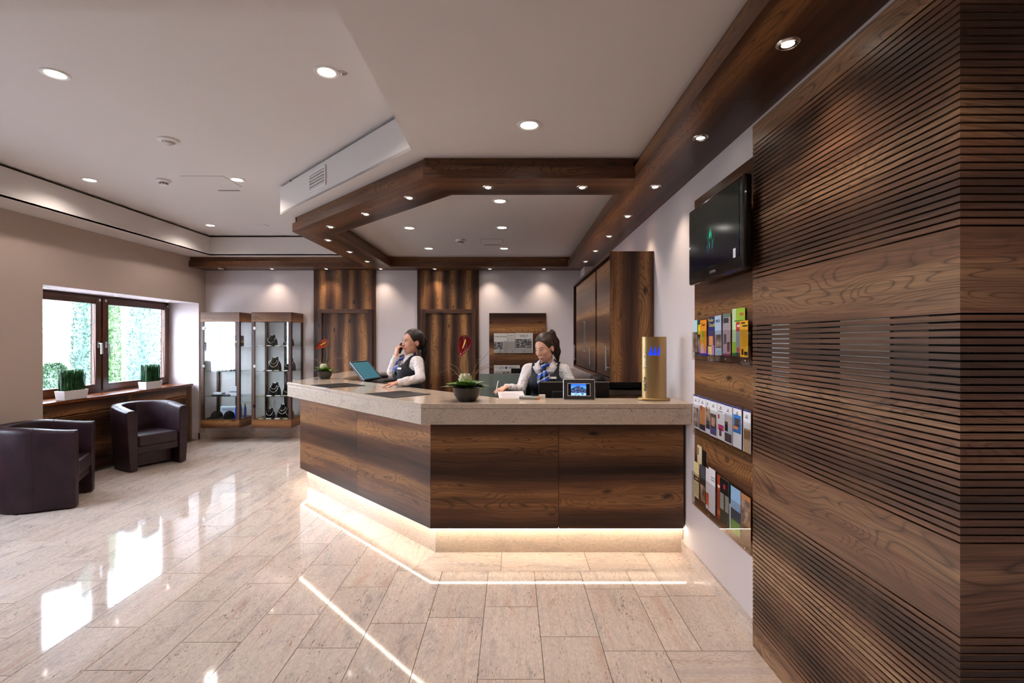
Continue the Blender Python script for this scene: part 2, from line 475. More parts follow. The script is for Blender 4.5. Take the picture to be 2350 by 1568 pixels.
# walls
def wbox(mb, *a, mat=0): mb.box(*a, mat=mat)
mb = MB(); mb.box(XO, XR, YB, YB + .15, -.1, 3.25)
struct(mb.build('wall_back', M_WHITE), 'white back wall behind the reception')
mb = MB()
for (y0, y1) in ((YF, N2[0]), (N2[1], N1[0]), (N1[1], YB)):
    mb.box(XO, XL, y0, y1, -.1, 3.25)
for n in (N1, N2):
    mb.box(XO, XL, n[0], n[1], NT_Z, 3.25)
    mb.box(XO, XO + .10, n[0], n[1], -.1, SILL_Z)
    mb.box(XO + .1, XL - .001, n[1] - .004, n[1], 0, NT_Z, mat=1)
    mb.box(XO + .1, XL - .001, n[0], n[0] + .004, 0, NT_Z, mat=1)
    mb.box(XO + .1, XL - .001, n[0], n[1], NT_Z - .004, NT_Z, mat=1)
struct(mb.build('wall_left', [M_TAUPE, M_WHITE]), 'taupe side wall with white window niche')
mb = MB()
mb.box(XW, XW + .12, 2.42, YB, -.1, 3.25)
mb.box(XW, XW + .12, 1.342, 2.42, 2.612, 3.25)
struct(mb.build('wall_right', M_WHITE), 'white side wall behind the counter')
mb = MB(); mb.box(XR, XR + .1, YF, 2.5, -.1, 3.25); mb.box(1.36, XR, 2.40, 2.5, -.1, 3.25)
struct(mb.build('wall_entrance_side', M_WHITE))
mb = MB()
mb.box(XO, XR, YF - .12, YF, -.1, 3.25)
struct(mb.build('wall_front', M_WHITE))

# ceiling: low field with the raised tray
TR = [(-4.49, 1.87), (-.667, 1.87), (-.667, 3.22), (-2.33, 4.883), (-2.33, 7.22), (-4.49, 7.22)]
mb = MB()
def slab(poly): mb.prism(poly, ZC, ZC + .02)
slab([(XO, YF), (XR, YF), (XR, 1.87), (XO, 1.87)])
slab([(XO, 1.87), (-4.49, 1.87), (-4.49, YB), (XO, YB)])
slab([(-4.49, 7.22), (-2.33, 7.22), (-2.33, YB), (-4.49, YB)])
slab([(-.667, 1.87), (XR, 1.87), (XR, YB), (-2.33, YB), (-2.33, 4.883), (-.667, 3.22)])
for i in range(len(TR)):
    a, b_ = Vector(TR[i]), Vector(TR[(i + 1) % len(TR)])
    d = (b_ - a).normalized(); n = Vector((d.y, -d.x))
    q = [a, b_, b_ + n * .018, a + n * .018]
    mb.prism([(p.x, p.y) for p in q], ZC + .001, ZT - .028, mat=1)
struct(mb.build('ceiling', [M_CEIL, M_CEIL]), 'white low ceiling round a raised tray')
M_TRAY = M_CEIL
mb = MB(); mb.box(XO, XR, YF, YB, ZT, ZT + .05)
struct(mb.build('ceiling_tray', M_TRAY), 'raised white ceiling tray')
mb = MB()
for i in range(len(TR)):
    a, b_ = Vector(TR[i]), Vector(TR[(i + 1) % len(TR)])
    d = (b_ - a).normalized(); n = Vector((d.y, -d.x))
    q = [a - d * .14 + n * .14, b_ + d * .14 + n * .14, b_ + d * .14 + n * .16, a - d * .14 + n * .16]
    mb.prism([(p.x, p.y) for p in q], ZC + .02, ZT)
struct(mb.build('trim_6', M_CEIL), 'deep shadow gap round the ceiling tray')

# timber ceiling beams
def beam(name, label, A, B, C, D, z0=2.65, zs=2.735, inset=.032, mat=None, cuts=()):
    mat = mat or W_BEAM
    A, B, C, D = map(Vector, (A, B, C, D))
    root = sempty(name, label)
    d = (B - A).normalized()
    L0 = (B - A).length
    def section(a, b_, c, e, nm, za, zb, ins=0.0):
        # a,b outer; c,e inner (c next to b)
        p = Vector((-d.y, d.x)); sgn = 1 if (e - a).dot(p) > 0 else -1; p = p * sgn
        a2, b2, c2, e2 = a + p * ins, b_ + p * ins, c - p * ins, e - p * ins
        m_ = MB()
        U = lambda q: (q - A).dot(d); V = lambda q: (q - A).dot(p)
        P = lambda q, z: (q.x, q.y, z)
        m_.face([P(a2, za), P(e2, za), P(c2, za), P(b2, za)], 0, [(U(q), V(q)) for q in (a2, e2, c2, b2)])
        m_.face([P(a2, zb), P(b2, zb), P(c2, zb), P(e2, zb)], 0, [(U(q), V(q)) for q in (a2, b2, c2, e2)])
        for q, r in ((a2, b2), (b2, c2), (c2, e2), (e2, a2)):
            m_.face([P(q, za), P(r, za), P(r, zb), P(q, zb)], 0, [(U(q), za + 1.1), (U(r), za + 1.1), (U(r), zb + 1.1), (U(q), zb + 1.1)])
        m_.build(nm, mat, root)
    ts = [0.0] + list(cuts) + [1.0]
    for i in range(len(ts) - 1):
        e0 = .0008 / L0 if i else 0; e1 = .0008 / L0 if i < len(ts) - 2 else 0
        s0, s1 = ts[i] + e0, ts[i + 1] - e1
        section(A.lerp(B, s0), A.lerp(B, s1), D.lerp(C, s1), D.lerp(C, s0), 'board', z0, zs)
        section(A.lerp(B, s0), A.lerp(B, s1), D.lerp(C, s1), D.lerp(C, s0), 'upper_board', zs - .001, ZC + .002, inset)
    return root
bi, bd_o, bd_i, bl_o, bl_i = .844, 2.727, 3.26, -2.25, -1.83
beam('trim_1', 'dark wooden ceiling beam above the counter front', (bi, 3.339), (bd_o - 3.339, 3.339), (bd_i - 3.72, 3.72), (bi, 3.72))
beam('trim_2', 'dark wooden ceiling beam running diagonally', (bd_o - 3.339, 3.339), (bl_o, bd_o - bl_o), (bl_i, bd_i - bl_i), (bd_i - 3.72, 3.72))
beam('trim_3', 'dark wooden ceiling beam from the diagonal to the back wall', (bl_o, bd_o - bl_o), (bl_o, 7.32), (bl_i, 7.32), (bl_i, bd_i - bl_i))
LR = 7.32 - YF
beam('trim_4', 'long dark wooden ceiling beam along the white side wall', (bi, YF), (bi, 7.32), (XW, 7.32), (XW, YF), cuts=((-.254 - YF) / LR, (2.246 - YF) / LR, (4.75 - YF) / LR))
beam('trim_5', 'dark wooden ceiling beam along the back wall', (XL, 7.32), (XW, 7.32), (XW, YB), (XL, YB), cuts=((-2.04 - XL) / (XW - XL),))

# skirting
G_SK = granite('skirting_granite', '#dbcabe', '#c4a090', '#bbaea9', '#453b38', rough=0.2, stretch=3.0)
bb = sempty('baseboard_right', 'granite skirting along the white side wall')
for a, b_ in ((2.443, 2.92), (2.92, 3.34), (3.34, 3.53)):
    mb = MB(); mb.box(XW - .016, XW, a + .001, b_ - .001, 0, .095, g=1); mb.build('tile', G_SK, bb)
bb = sempty('baseboard_back', 'granite skirting along the back wall')
for a, b_ in ((XL, -4.3), (-4.3, -3.7), (-3.7, -3.14), (-2.16, -1.5)):
    mb = MB(); mb.box(a + .001, b_ - .001, YB - .016, YB, 0, .095); mb.build('tile', G_SK, bb)
bb = sempty('baseboard_left', 'granite skirting along the taupe wall')
for a, b_ in ((4.1, 4.6), (4.6, 5.04)):
    mb = MB(); mb.box(XL, XL + .016, a, b_ - .001, 0, .095, g=1); mb.build('tile', G_SK, bb)
mb = MB(); mb.box(-4.97, XL + .016, N1[1] - .016, N1[1] - .004, 0, .095); mb.box(XL, XL + .016, N1[1] - .016, YB - .016, 0, .095, g=1); mb.build('tile', G_SK, bb)

# doors in the back wall
for k, (x0, x1) in enumerate(((-3.14, -2.16), (-1.50, -.525))):
    d_ = sempty('door_%d' % (k + 1), 'dark striped wooden door with panel above' )
    mb = MB(); mb.box(x0, x1, YB - .03, YB, 2.03, 2.655, g=2); mb.build('overpanel', W_DOOR, d_)
    mb = MB(); mb.box(x0, x0 + .07, YB - .028, YB, 0, 2.03, g=2); mb.box(x1 - .07, x1, YB - .028, YB, 0, 2.03, g=2); mb.build('surround', W_DOOR, d_)
    mb = MB(); a, b_ = x0 + .07, x1 - .045
    mb.box(a, a + .065, YB - .055, YB, 0, 2.03, g=2); mb.box(b_ - .065, b_, YB - .055, YB, 0, 2.03, g=2); mb.box(a + .065, b_ - .065, YB - .055, YB, 1.965, 2.03, g=0)
    mb.build('door_frame', W_FRAME, d_, bevel=.004)
    mb = MB(); mb.box(a + .065, b_ - .065, YB - .02, YB, 0, 1.965, g=2, uo=(.3, .07)); mb.build('leaf', W_DOOR, d_)

# window in the niche
def make_window(name, y0, y1, label=None):
    w_ = sempty(name, label)
    xo, xi = XO + .04, XO + .10
    ym = (y0 + y1) / 2
    mb = MB()
    mb.box(xo, xi, y0, y0 + .06, SILL_Z, NT_Z, g=2); mb.box(xo, xi, y1 - .06, y1, SILL_Z, NT_Z, g=2)
    mb.box(xo, xi, y0 + .06, y1 - .06, NT_Z - .06, NT_Z, g=1); mb.box(xo, xi, y0 + .06, y1 - .06, SILL_Z, SILL_Z + .06, g=1)
    mb.box(xo, xi, ym - .035, ym + .035, SILL_Z + .06, NT_Z - .06, g=2)
    mb.build('window_frame', W_WINDOW, w_, bevel=.004)
    for s, (a, b_) in enumerate(((y0 + .035, ym - .012), (ym + .012, y1 - .035))):
        m_ = MB(); sx0, sx1 = XO + .075, XO + .135; t = .085; za, zb = SILL_Z + .03, NT_Z - .03
        m_.box(sx0, sx1, a, a + t, za, zb, g=2); m_.box(sx0, sx1, b_ - t, b_, za, zb, g=2)
        m_.box(sx0, sx1, a + t, b_ - t, zb - t, zb, g=1); m_.box(sx0, sx1, a + t, b_ - t, za, za + t, g=1)
        sash = m_.build('sash', W_WINDOW, w_, bevel=.006)
        m_ = MB(); m_.box(XO + .102, XO + .108, a + t, b_ - t, za + t, zb - t); m_.build('pane', M_GLASS, sash)
        hy = b_ - .045 if s == 0 else a + .045
        m_ = MB(); hz = 1.48
        m_.box(sx1, sx1 + .008, hy - .015, hy + .015, hz - .04, hz + .04)
        m_.tube([(sx1, hy, hz + .015), (sx1 + .045, hy, hz + .015)], .009, 8)
        m_.box(sx1 + .035, sx1 + .05, hy - .011, hy + .011, hz - .12, hz + .025)
        m_.build('handle', M_STEEL, sash, bevel=.003)
        for hz in (NT_Z - .08,):
            m_ = MB(); m_.box(sx1, sx1 + .012, a + .02, a + .05, hz, hz + .03); m_.box(sx1, sx1 + .012, b_ - .05, b_ - .02, hz, hz + .03); m_.build('fitting', M_STEEL, sash)
make_window('window_1', *N1, label='brown wooden two-sash window over the radiator sill')
make_window('window_left_offscreen', *N2)

# ------------------------------------------------------------------ slatted wood panel
def slat_levels():
    lv = []
    P = 0.0216; gp = 0.0060
    boards = [(0.0, .123), (.749, .983), (1.625, 1.842), (2.505, 2.61)]
    slats = []
    for (a, b_), (c, d) in zip(boards[:-1], boards[1:]):
        n = round((c - b_) / P); p = (c - b_) / n
        for i in range(n):
            if i == n - 1:
                pass
            z0 = b_ + p * i + gp; z1 = b_ + p * (i + 1)
            slats.append((z0, z1))
    return boards, slats
BO, SL = slat_levels()
SY0, SY1, SX0, SX1 = 1.312, 2.443, 1.21, 1.236
sp = thing('slatted_panel', 'tall slatted wooden wall panel beside the brochure board', 'wall panel', (0, 0, 0))
def flat_prism(poly, z0, z1, name, mat, parent):
    m_ = MB(); n = len(poly)
    m_.face([(p[0], p[1], z1) for p in poly]); m_.face([(p[0], p[1], z0) for p in poly[::-1]])
    for i in range(n):
        p, q = poly[i], poly[(i + 1) % n]
        m_.face([(p[0], p[1], z0), (q[0], q[1], z0), (q[0], q[1], z1), (p[0], p[1], z1)])
    return m_.build(name, mat, parent)
MIT = SX1 - SX0
side_poly = [(SX0, SY0), (SX1, SY0 + MIT), (SX1, SY1), (SX0, SY1)]
turn_poly = [(SX0, SY0), (XR - .01, SY0), (XR - .01, SY0 + MIT), (SX1, SY0 + MIT)]
for z0, z1 in SL: flat_prism(side_poly, z0, z1, 'slat', W_SLAT, sp)
for z0, z1 in BO: flat_prism(side_poly, z0 + (.0060 if z0 > 2.5 else 0), z1, 'board', W_SLAT, sp)
# upright battens behind the slots, some dark, some bare wood; pale ones paint light seen through
def yat(px): return 1.236 * 1115 / (px - 1175)
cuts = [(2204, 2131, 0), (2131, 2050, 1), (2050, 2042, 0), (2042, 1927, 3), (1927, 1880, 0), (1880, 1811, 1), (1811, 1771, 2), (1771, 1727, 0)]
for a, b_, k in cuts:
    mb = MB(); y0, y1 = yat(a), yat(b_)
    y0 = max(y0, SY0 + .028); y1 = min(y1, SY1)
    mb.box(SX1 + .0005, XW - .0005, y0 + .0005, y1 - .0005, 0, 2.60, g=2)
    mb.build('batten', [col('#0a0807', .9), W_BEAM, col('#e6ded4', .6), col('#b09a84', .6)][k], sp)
rp = thing('slatted_panel', 'slatted wooden panel turning the corner away from the brochure board', 'wall panel', (0, 0, 0))
for z0, z1 in SL: flat_prism(turn_poly, z0, z1, 'slat', W_SLAT, rp)
for z0, z1 in BO: flat_prism(turn_poly, z0 + (.0060 if z0 > 2.5 else 0), z1, 'board', W_SLAT, rp)
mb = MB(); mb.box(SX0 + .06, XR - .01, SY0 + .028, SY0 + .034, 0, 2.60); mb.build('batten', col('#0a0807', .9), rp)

# ------------------------------------------------------------------ brochure board on the side wall
mb = MB(); mb.box(1.231, XW - .001, SY1 - .0, 3.275, .425, 2.475, g=1)
one(mb, 'wall_board', W_PANEL, 'dark wooden wall board behind the television and brochure racks', 'wall board')

# ------------------------------------------------------------------ reception counter
HT = 1.10
XE = XW - .003
WO = [(XE, 3.343), (-.627, 3.343), (-2.34, 5.056), (-2.34, 6.95)]
WI = [(-1.95, 6.95), (-1.95, 5.53), (-.086, 3.666), (XE, 3.666)]
wt = thing('counter_top', 'polished granite worktop running round the reception counter', 'worktop', (0, 0, HT - .15))
z_ = HT - .15
mb = MB()
top_poly = WO + WI
mb.prism(top_poly, HT - .032 - z_, HT - z_)
for k in range(len(mb.uv)): pass
mb.build('slab', G_TOP, wt, bevel=.003)
def offset_line(o):
    """counter outline moved inwards by o: front, diagonal, left"""
    c0 = WO[1][0] + WO[1][1] + o * math.sqrt(2)
    return [(XE, 3.343 + o), (c0 - (3.343 + o), 3.343 + o), (-2.34 + o, c0 - (-2.34 + o)), (-2.34 + o, 6.95)]
def strip(o0, o1, i, ext0=0.0, ext1=0.0):
    a, b_ = offset_line(o0), offset_line(o1)
    return [a[i], a[i + 1], b_[i + 1], b_[i]]
for i in range(3):
    mb = MB(); mb.prism(strip(.002, .034, i), HT - .145 - z_, HT - .0325 - z_)
    mb.build('apron', G_APRON, wt, bevel=.002)

dk = thing('reception_desk', 'reception counter clad in dark banded wood over a lit granite plinth', 'desk', (0, 0, 0))
PO = .114; PZ0, PZ1 = .195, .953
pl = offset_line(PO)
def panel(p, q, uoff=0.0, name='panel'):
    p, q = Vector(p), Vector(q); d = (q - p).normalized(); n = Vector((d.y, -d.x))
    if n.dot(Vector((0, 1))) < 0 and abs(d.x) > .9: n = -n
    # n points inwards (to the staff side)
    if n.dot(Vector((.5, 5.)) - p) < 0: n = -n
    M = Matrix(((d.x, n.x, 0, p.x), (d.y, n.y, 0, p.y), (0, 0, 1, 0), (0, 0, 0, 1)))
    mb = MB(); mb.box(.0015, (q - p).length - .0015, 0, .02, PZ0, PZ1, g=0, M=M, uo=(uoff, 0)); return mb.build(name, W_DESK, dk)
a, b_, c, e = [Vector(p) for p in pl]
seamx = .332
panel((seamx, a.y), (1.222, a.y), 0.0)
panel((b_.x, b_.y), (seamx, a.y), 5.2)
dd = (c - b_).normalized()
s1 = b_ + dd * .7695 * math.sqrt(2)
panel(b_, s1, 2.7); panel(s1, c, 8.1); panel(c, e, 11.0)
# carcass, plinth and lighting
mb = MB(); mb.prism(offset_line(PO + .021)[0:4] + [(-1.98, 6.95), (-1.98, 5.56), (-.10, 3.70 - .05), (XW - .02, 3.65)], .20, PZ1 - .004); mb.build('carcass', col('#1a100b', .6), dk)
KO = .177
ko = offset_line(KO)
for i in range(3):
    mb = MB(); mb.prism(strip(KO, KO + .03, i), 0.0, .199); mb.build('plinth', G_BASE, dk)
for i in range(3):
    q = strip(PO + .007, PO + .012, i)
    mb = MB(); mb.prism(q, PZ0 - .004, PZ0 - .0005); tag(mb.build('light_strip', M_LED, dk), 'warm white light strip under the panels')
M_LED2 = emis('led_strip_top', (1.0, 0.88, 0.70), 38.0)
for i in (1,):
    q = strip(PO - .010, PO - .006, i)
    mb = MB(); mb.prism(q, PZ1 - .001, PZ1 + .0015); tag(mb.build('light_strip', M_LED2, dk), 'warm white light strip under the worktop')

# staff side: low desk
mb = MB()
sd = thing('staff_desk', 'low dark staff desk behind the granite counter', 'desk', (0, 0, 0))
mb.prism([(XW - .02, 3.67), (-.085, 3.67), (-.5, 4.09), (-.28, 4.14), (XW - .02, 4.10)], .72, .75)
mb.build('desk_top', col('#3a2a22', .35), sd)
for (x, y) in ((-.38, 4.06), (0.05, 3.75), (1.16, 3.75), (1.16, 4.05)):
    mb = MB(); mb.box(x - .02, x + .02, y - .02, y + .02, 0, .72); mb.build('leg', M_STEEL, sd)
sh_ = thing('standing_desk', 'standing-height brown staff desk holding the keyboard', 'desk', (0, 0, 0))
mb = MB(); mb.prism([(-1.945, 5.54), (-1.47, 5.065), (-1.24, 5.32), (-1.24, 5.7), (-1.40, 6.6), (-1.945, 6.6)], 1.045, 1.075); mb.build('desk_top', col('#4a3328', .3), sh_)
mb = MB(); mb.prism([(-1.94, 5.60), (-1.50, 5.16), (-1.34, 5.34), (-1.34, 5.7), (-1.46, 6.5), (-1.94, 6.5)], 0, 1.045); mb.build('cupboard', W_CAB, sh_)
rd = thing('rear_desk', 'dark rear desk with a green glass screen', 'desk', (0, 0, 0))
mb = MB(); mb.box(-.45, .45, 4.95, 5.55, .72, .75); mb.build('desk_top', col('#3a2a22', .35), rd)
for x in (-.42, .42):
    for y in (5.0, 5.5):
        mb = MB(); mb.box(x - .02, x + .02, y - .02, y + .02, 0, .72); mb.build('leg', M_STEEL, rd)
m, N, L, b = newmat('green_glass')
b.inputs['Base Color'].default_value = lin('#8b9d99'); b.inputs['Roughness'].default_value = .12; b.inputs['Alpha'].default_value = .62; M_GGLASS = m
for a_, b2 in ((-.33, -.078), (-.076, .14)):
    mb = MB(); mb.box(a_, b2, 4.955, 4.963, .75, 1.195 if a_ < -.2 else 1.19); mb.build('glass_pane', M_GGLASS, rd)
mb = MB(); mb.box(-.076, .14, 4.952, 4.966, 1.19, 1.197); mb.build('edge_rail', M_STEEL, rd)

# back counter along the side wall and the low cupboard between the doors
bc = thing('back_counter', 'dark glossy side counter under the wall cupboard', 'counter', (0, 0, 0))
mb = MB(); mb.box(.72, XW - .002, 4.35, YB - .002, 1.05, 1.09, g=1); mb.build('top', col('#6a5a50', .22), bc)
mb = MB(); mb.box(.76, XW - .002, 4.37, YB - .002, 0, 1.05, g=1); mb.build('body', W_CAB, bc)
for k in range(4):
    y0 = 4.39 + k * .83
    mb = MB(); mb.box(.742, .76, y0, y0 + .81, .10, 1.03, g=1); mb.build('door', W_CAB, bc)
lc = thing('sideboard', 'low dark wooden sideboard between the two doors', 'sideboard', (0, 0, 0))
mb = MB(); mb.box(-2.10, -1.56, 7.22, YB - .03, 1.0, 1.03); mb.build('top', W_CAB, lc)
mb = MB(); mb.box(-2.08, -1.58, 7.25, YB - .03, 0, 1.0); mb.build('body', W_CAB, lc)
for k in range(2):
    mb = MB(); mb.box(-2.075 + k * .249, -2.075 + k * .249 + .245, 7.23, 7.25, .08, .98, g=2); mb.build('door', W_CAB, lc)
mb = MB(); mb.box(1.09, XW - .001, 7.3, YB - .001, 2.32, 2.80)
struct(mb.build('pillar', M_WHITE), 'white boxed-in pillar above the wall cupboard')

# ------------------------------------------------------------------ wall cupboard
cx0, cy0, cy1, cz0, cz1 = .856, 4.24, 6.77, 1.17, 2.315
cb = thing('wall_cupboard', 'large dark wooden wall cupboard with steel bar handles', 'cupboard', (0, 0, 0))
mb = MB(); mb.box(cx0, XW - .001, cy0, cy0 + .022, cz0, cz1, g=2); mb.build('side_panel', W_DOOR, cb, bevel=.001)
mb = MB(); mb.box(cx0, XW - .001, cy1 - .022, cy1, cz0, cz1, g=2); mb.build('side_panel', W_CAB, cb)
mb = MB(); mb.box(cx0, XW - .001, cy0 + .022, cy1 - .022, cz1 - .03, cz1, g=1); mb.build('top_panel', W_CAB, cb)
mb = MB(); mb.box(cx0, XW - .001, cy0 + .022, cy1 - .022, cz0, cz0 + .03, g=1); mb.build('bottom_panel', W_CAB, cb)
mb = MB(); mb.box(cx0 + .05, XW - .001, cy0 + .022, cy1 - .022, cz0 + .03, cz1 - .03, g=1); mb.build('inside', W_CAB, cb)
for k, (a, b_) in enumerate(((cy0 + .03, 4.97), (5.06, 6.56))):
    mb = MB(); mb.box(cx0 + .012, cx0 + .032, a, b_, cz0 + .04, cz1 - .06, g=1, uo=(k * 3.3, 0)); dr = mb.build('door', W_CAB, cb, bevel=.0015)
    for hy in ((4.30,) if k == 0 else (5.22, 6.50)):
        m_ = MB(); z0, z1 = 1.28, 1.47
        m_.tube([(cx0 - .022, hy, z0 - .01), (cx0 - .022, hy, z1 + .01)], .006, 8)
        for z in (z0 + .015, z1 - .015): m_.tube([(cx0 - .022, hy, z), (cx0 + .013, hy, z)], .004, 6)
        tag(m_.build('handle', M_STEEL, dr, smooth=True), 'steel bar handle')
    if k == 1:
        m_ = MB(); hy = 5.80
        m_.box(cx0 + .004, cx0 + .0125, hy - .05, hy + .05, 1.40, 1.765); hd = m_.build('recessed_grip', M_STEEL, dr, bevel=.002)
        m_ = MB(); m_.box(cx0 + .002, cx0 + .0045, hy - .025, hy + .025, 1.42, 1.745); m_.build('grip_slot', col('#55524f', .4, .6), dr)

# ------------------------------------------------------------------ newspaper board on the back wall
nb = thing('newspaper_board', 'dark wooden newspaper board on the white back wall', 'wall board', (0, 0, 0))
mb = MB(); mb.box(-.36, .54, YB - .03, YB - .001, .35, 1.97, g=0); mb.build('board', W_PANEL, nb)
def paper_rack(z0, z1, x0, x1, nm):
    r_ = thing('newspaper_rack', nm, 'rack', (0, YB - .03, z0))
    mb = MB(); mb.box(x0, x1, -.045, -.041, 0, z1 - z0); mb.build('front_pane', M_ACRYL, r_)
    mb = MB(); mb.box(x0, x1, -.041, -.001, 0, .004); mb.build('base_pane', M_ACRYL, r_)
    for i in range(4):
        x = x0 + .1 + (x1 - x0 - .2) * i / 3
        mb = MB(); mb.lathe([(0.001, 0), (.008, 0), (.008, .004), (.001, .005)], 10, M=Matrix.Translation((x, -.046, .03)) @ Matrix.Rotation(R(90), 4, 'X')); mb.build('screw', M_CHROME, r_)
paper_rack(1.33, 1.52, -.287, .48, 'clear acrylic newspaper rack, upper one on the board')
paper_rack(.80, 1.06, -.287, .48, 'clear acrylic newspaper rack, lower one on the board')
M_PAPER = col('#c9c4be', .8, noise=.06, nscale=60)
def newspaper(label, x0, x1, z0, z1, title, tsize, photo, ty=None, dy=.0, extra=()):
    p = thing('newspaper', label, 'newspaper', ((x0 + x1) / 2, YB - .052 + dy, z0), group='newspapers in the acrylic racks')
    W, H = x1 - x0, z1 - z0
    mb = MB(); mb.box(-W / 2, W / 2, 0, .012, 0, H); mb.build('pages', M_PAPER, p)
    PM = Matrix.Rotation(R(90), 4, 'X')
    if title:
        M = Matrix.Translation((0, -.0008, H - .05 if ty is None else ty)) @ PM
        lettering(title, tsize, M, col('#2a2727', .8), p, 'masthead')
    for (a, b_, c, d) in photo:
        m_ = MB(); m_.box(-W / 2 + a * W, -W / 2 + b_ * W, -.0012, 0, c * H, d * H); m_.build('photograph', PHOTO, p)
    m_ = MB(); nl = int(H / .012)
    for i in range(nl):
        zz = .008 + i * .012
        for (a, b_, lo, hi) in extra:
            if lo * H < zz < hi * H: m_.box(-W / 2 + a * W, -W / 2 + b_ * W, -.0006, 0, zz, zz + .005)
    if m_.f: m_.build('print', col('#8f8a86', .8), p)
    return p
m, N, L, b = newmat('newspaper_photo'); g = NT(N, L)
tc = N.new('ShaderNodeTexCoord')
L.new(g.ramp(g.noise(tc.outputs['Object'], 26.0, 4.0, .6, .6), [(.38, .03), (.52, .16), (.66, .5)]), b.inputs['Base Color']); PHOTO = m
newspaper('folded newspaper with a group photo on the upper rack', -.285, -.075, 1.34, 1.65, 'neue Zeitung', .034, [(.0, .66, .17, .55)], extra=((.7, .98, .05, .62), (.02, .6, .02, .14)))
newspaper('folded newspaper showing columns of text on the upper rack', -.070, .042, 1.34, 1.65, 'NEW', .03, [], ty=.27, extra=((.06, .94, .05, .78),))
newspaper('folded newspaper with a wide dark photo on the upper rack', .047, .33, 1.34, 1.655, 'WELT', .052, [(.02, .92, .24, .70)], extra=((.03, .95, .04, .2),))
newspaper('folded newspaper with a blue globe in its masthead, lower rack', -.285, .125, .81, 1.145, '', .048, [(.34, .6, .2, .7)], extra=((.03, .3, .05, .68),))
nw = [o for o in COL.objects if o.name.startswith('newspaper.') and o.get('label', '').find('globe') >= 0][0]
mb = MB(); mb.lathe([(.001, 0), (.02, 0), (.02, .001), (.001, .001)], 16, M=Matrix.Translation((-.012, -.001, .295)) @ Matrix.Rotation(R(90), 4, 'X')); mb.build('globe', col('#2b3d78', .7), nw)
for tx_, xx_ in (('DIE', -.085), ('WELT', .085)): lettering(tx_, .048, Matrix.Translation((xx_, -.0008, .295)) @ Matrix.Rotation(R(90), 4, 'X'), col('#2a2727', .8), nw, 'masthead')
mb = MB(); mb.box(.055, .12, -.0012, 0, .08, .22); mb.build('advert', col('#b8543a', .7), nw)

# ------------------------------------------------------------------ recessed lights
def lathe_mesh(prof, mat, seg=24, name='ring'):
    mb = MB(); mb.lathe(prof, seg)
    me = bpy.data.meshes.new(name); me.from_pydata(mb.v, [], mb.f); me.materials.append(mat)
    me.polygons.foreach_set('use_smooth', [True] * len(me.polygons)); me.set_sharp_from_angle(angle=R(40))
    bm = bmesh.new(); bm.from_mesh(me); bmesh.ops.recalc_face_normals(bm, faces=bm.faces); bm.to_mesh(me); bm.free()
    return me
RING_S = lathe_mesh([(.030, .004), (.030, -.006), (.034, -.008), (.041, -.0045), (.043, 0), (.043, .004)], M_CHROME)
GIMB_S = lathe_mesh([(.022, .003), (.023, -.004), (.0285, -.005), (.0295, .003)], col('#8d8782', .25, 1.0))
LENS_S = lathe_mesh([(.001, -.002), (.012, -.003), (.0215, -.002), (.022, .003)], M_LENS)
RING_D = lathe_mesh([(.047, .004), (.049, -.003), (.058, -.008), (.069, -.006), (.072, 0), (.072, .004)], col('#efece8', .4))
LENS_D = lathe_mesh([(.001, -.004), (.03, -.0045), (.047, -.003), (.048, .003)], emis('downlight_lens', (1.0, 0.95, 0.88), 9.0))
LENS_OFF = lathe_mesh([(.001, -.002), (.012, -.003), (.0215, -.002), (.022, .003)], col('#8a8580', .3))
spot_l = bpy.data.lights.new('spot_light', 'SPOT'); spot_l.energy = SPOT_W; spot_l.color = WARM; spot_l.spot_size = R(96); spot_l.spot_blend = 1.0; spot_l.shadow_soft_size = 0.02
down_l = bpy.data.lights.new('down_light', 'SPOT'); down_l.energy = DOWN_W; down_l.color = NEUT; down_l.spot_size = R(150); down_l.spot_blend = 0.6; down_l.shadow_soft_size = 0.05
nich_l = bpy.data.lights.new('niche_light', 'SPOT'); nich_l.energy = 2.0; nich_l.color = WARM; nich_l.spot_size = R(80); nich_l.spot_blend = 0.7; nich_l.shadow_soft_size = 0.02
def lamp(name, label, group, x, y, z, ring, lens, ldata, gim=None, sc=1.0, tilt=(0, 0), bulb='bulb'):
    t = thing(name, label, 'ceiling light', (x, y, z), group=group)
    t.scale = (sc, sc, sc)
    obj('ring', ring, t)
    if gim: obj('gimbal', gim, t)
    obj('lens', lens, t)
    if ldata:
        l = bpy.data.objects.new(bulb, ldata); COL.objects.link(l); l.parent = t; l.location = (0, 0, -.012)
        l.rotation_euler = (tilt[0], tilt[1], 0)
ZB = 2.65
for x in (-.174, .51): lamp('recessed_spotlight', 'chrome spotlight in the beam above the counter front', 'spotlights in the front beam', x, 3.53, ZB, RING_S, LENS_S, spot_l, GIMB_S)
for x, y in ((-.80, 3.79), (-1.285, 4.276), (-1.775, 4.757)): lamp('recessed_spotlight', 'chrome spotlight in the diagonal ceiling beam', 'spotlights in the diagonal beam', x, y, ZB, RING_S, LENS_S, spot_l, GIMB_S)
for y in (5.387, 6.10, 6.837): lamp('recessed_spotlight', 'chrome spotlight in the beam between diagonal and back wall', 'spotlights in the short side beam', -2.035, y, ZB, RING_S, LENS_S, spot_l, GIMB_S)
for y, nm_, w_ in ((.15, 'entrance', 'far out towards the entrance'), (.985, 'corner', 'at the turned slatted panel')):
    lamp('%s_spotlight_offscreen' % nm_, 'chrome spotlight in the long beam ' + w_, 'spotlights in the long beam', 1.036, y, ZB, RING_S, LENS_S, spot_l, GIMB_S, bulb='%s_spot_bulb_offscreen' % nm_)
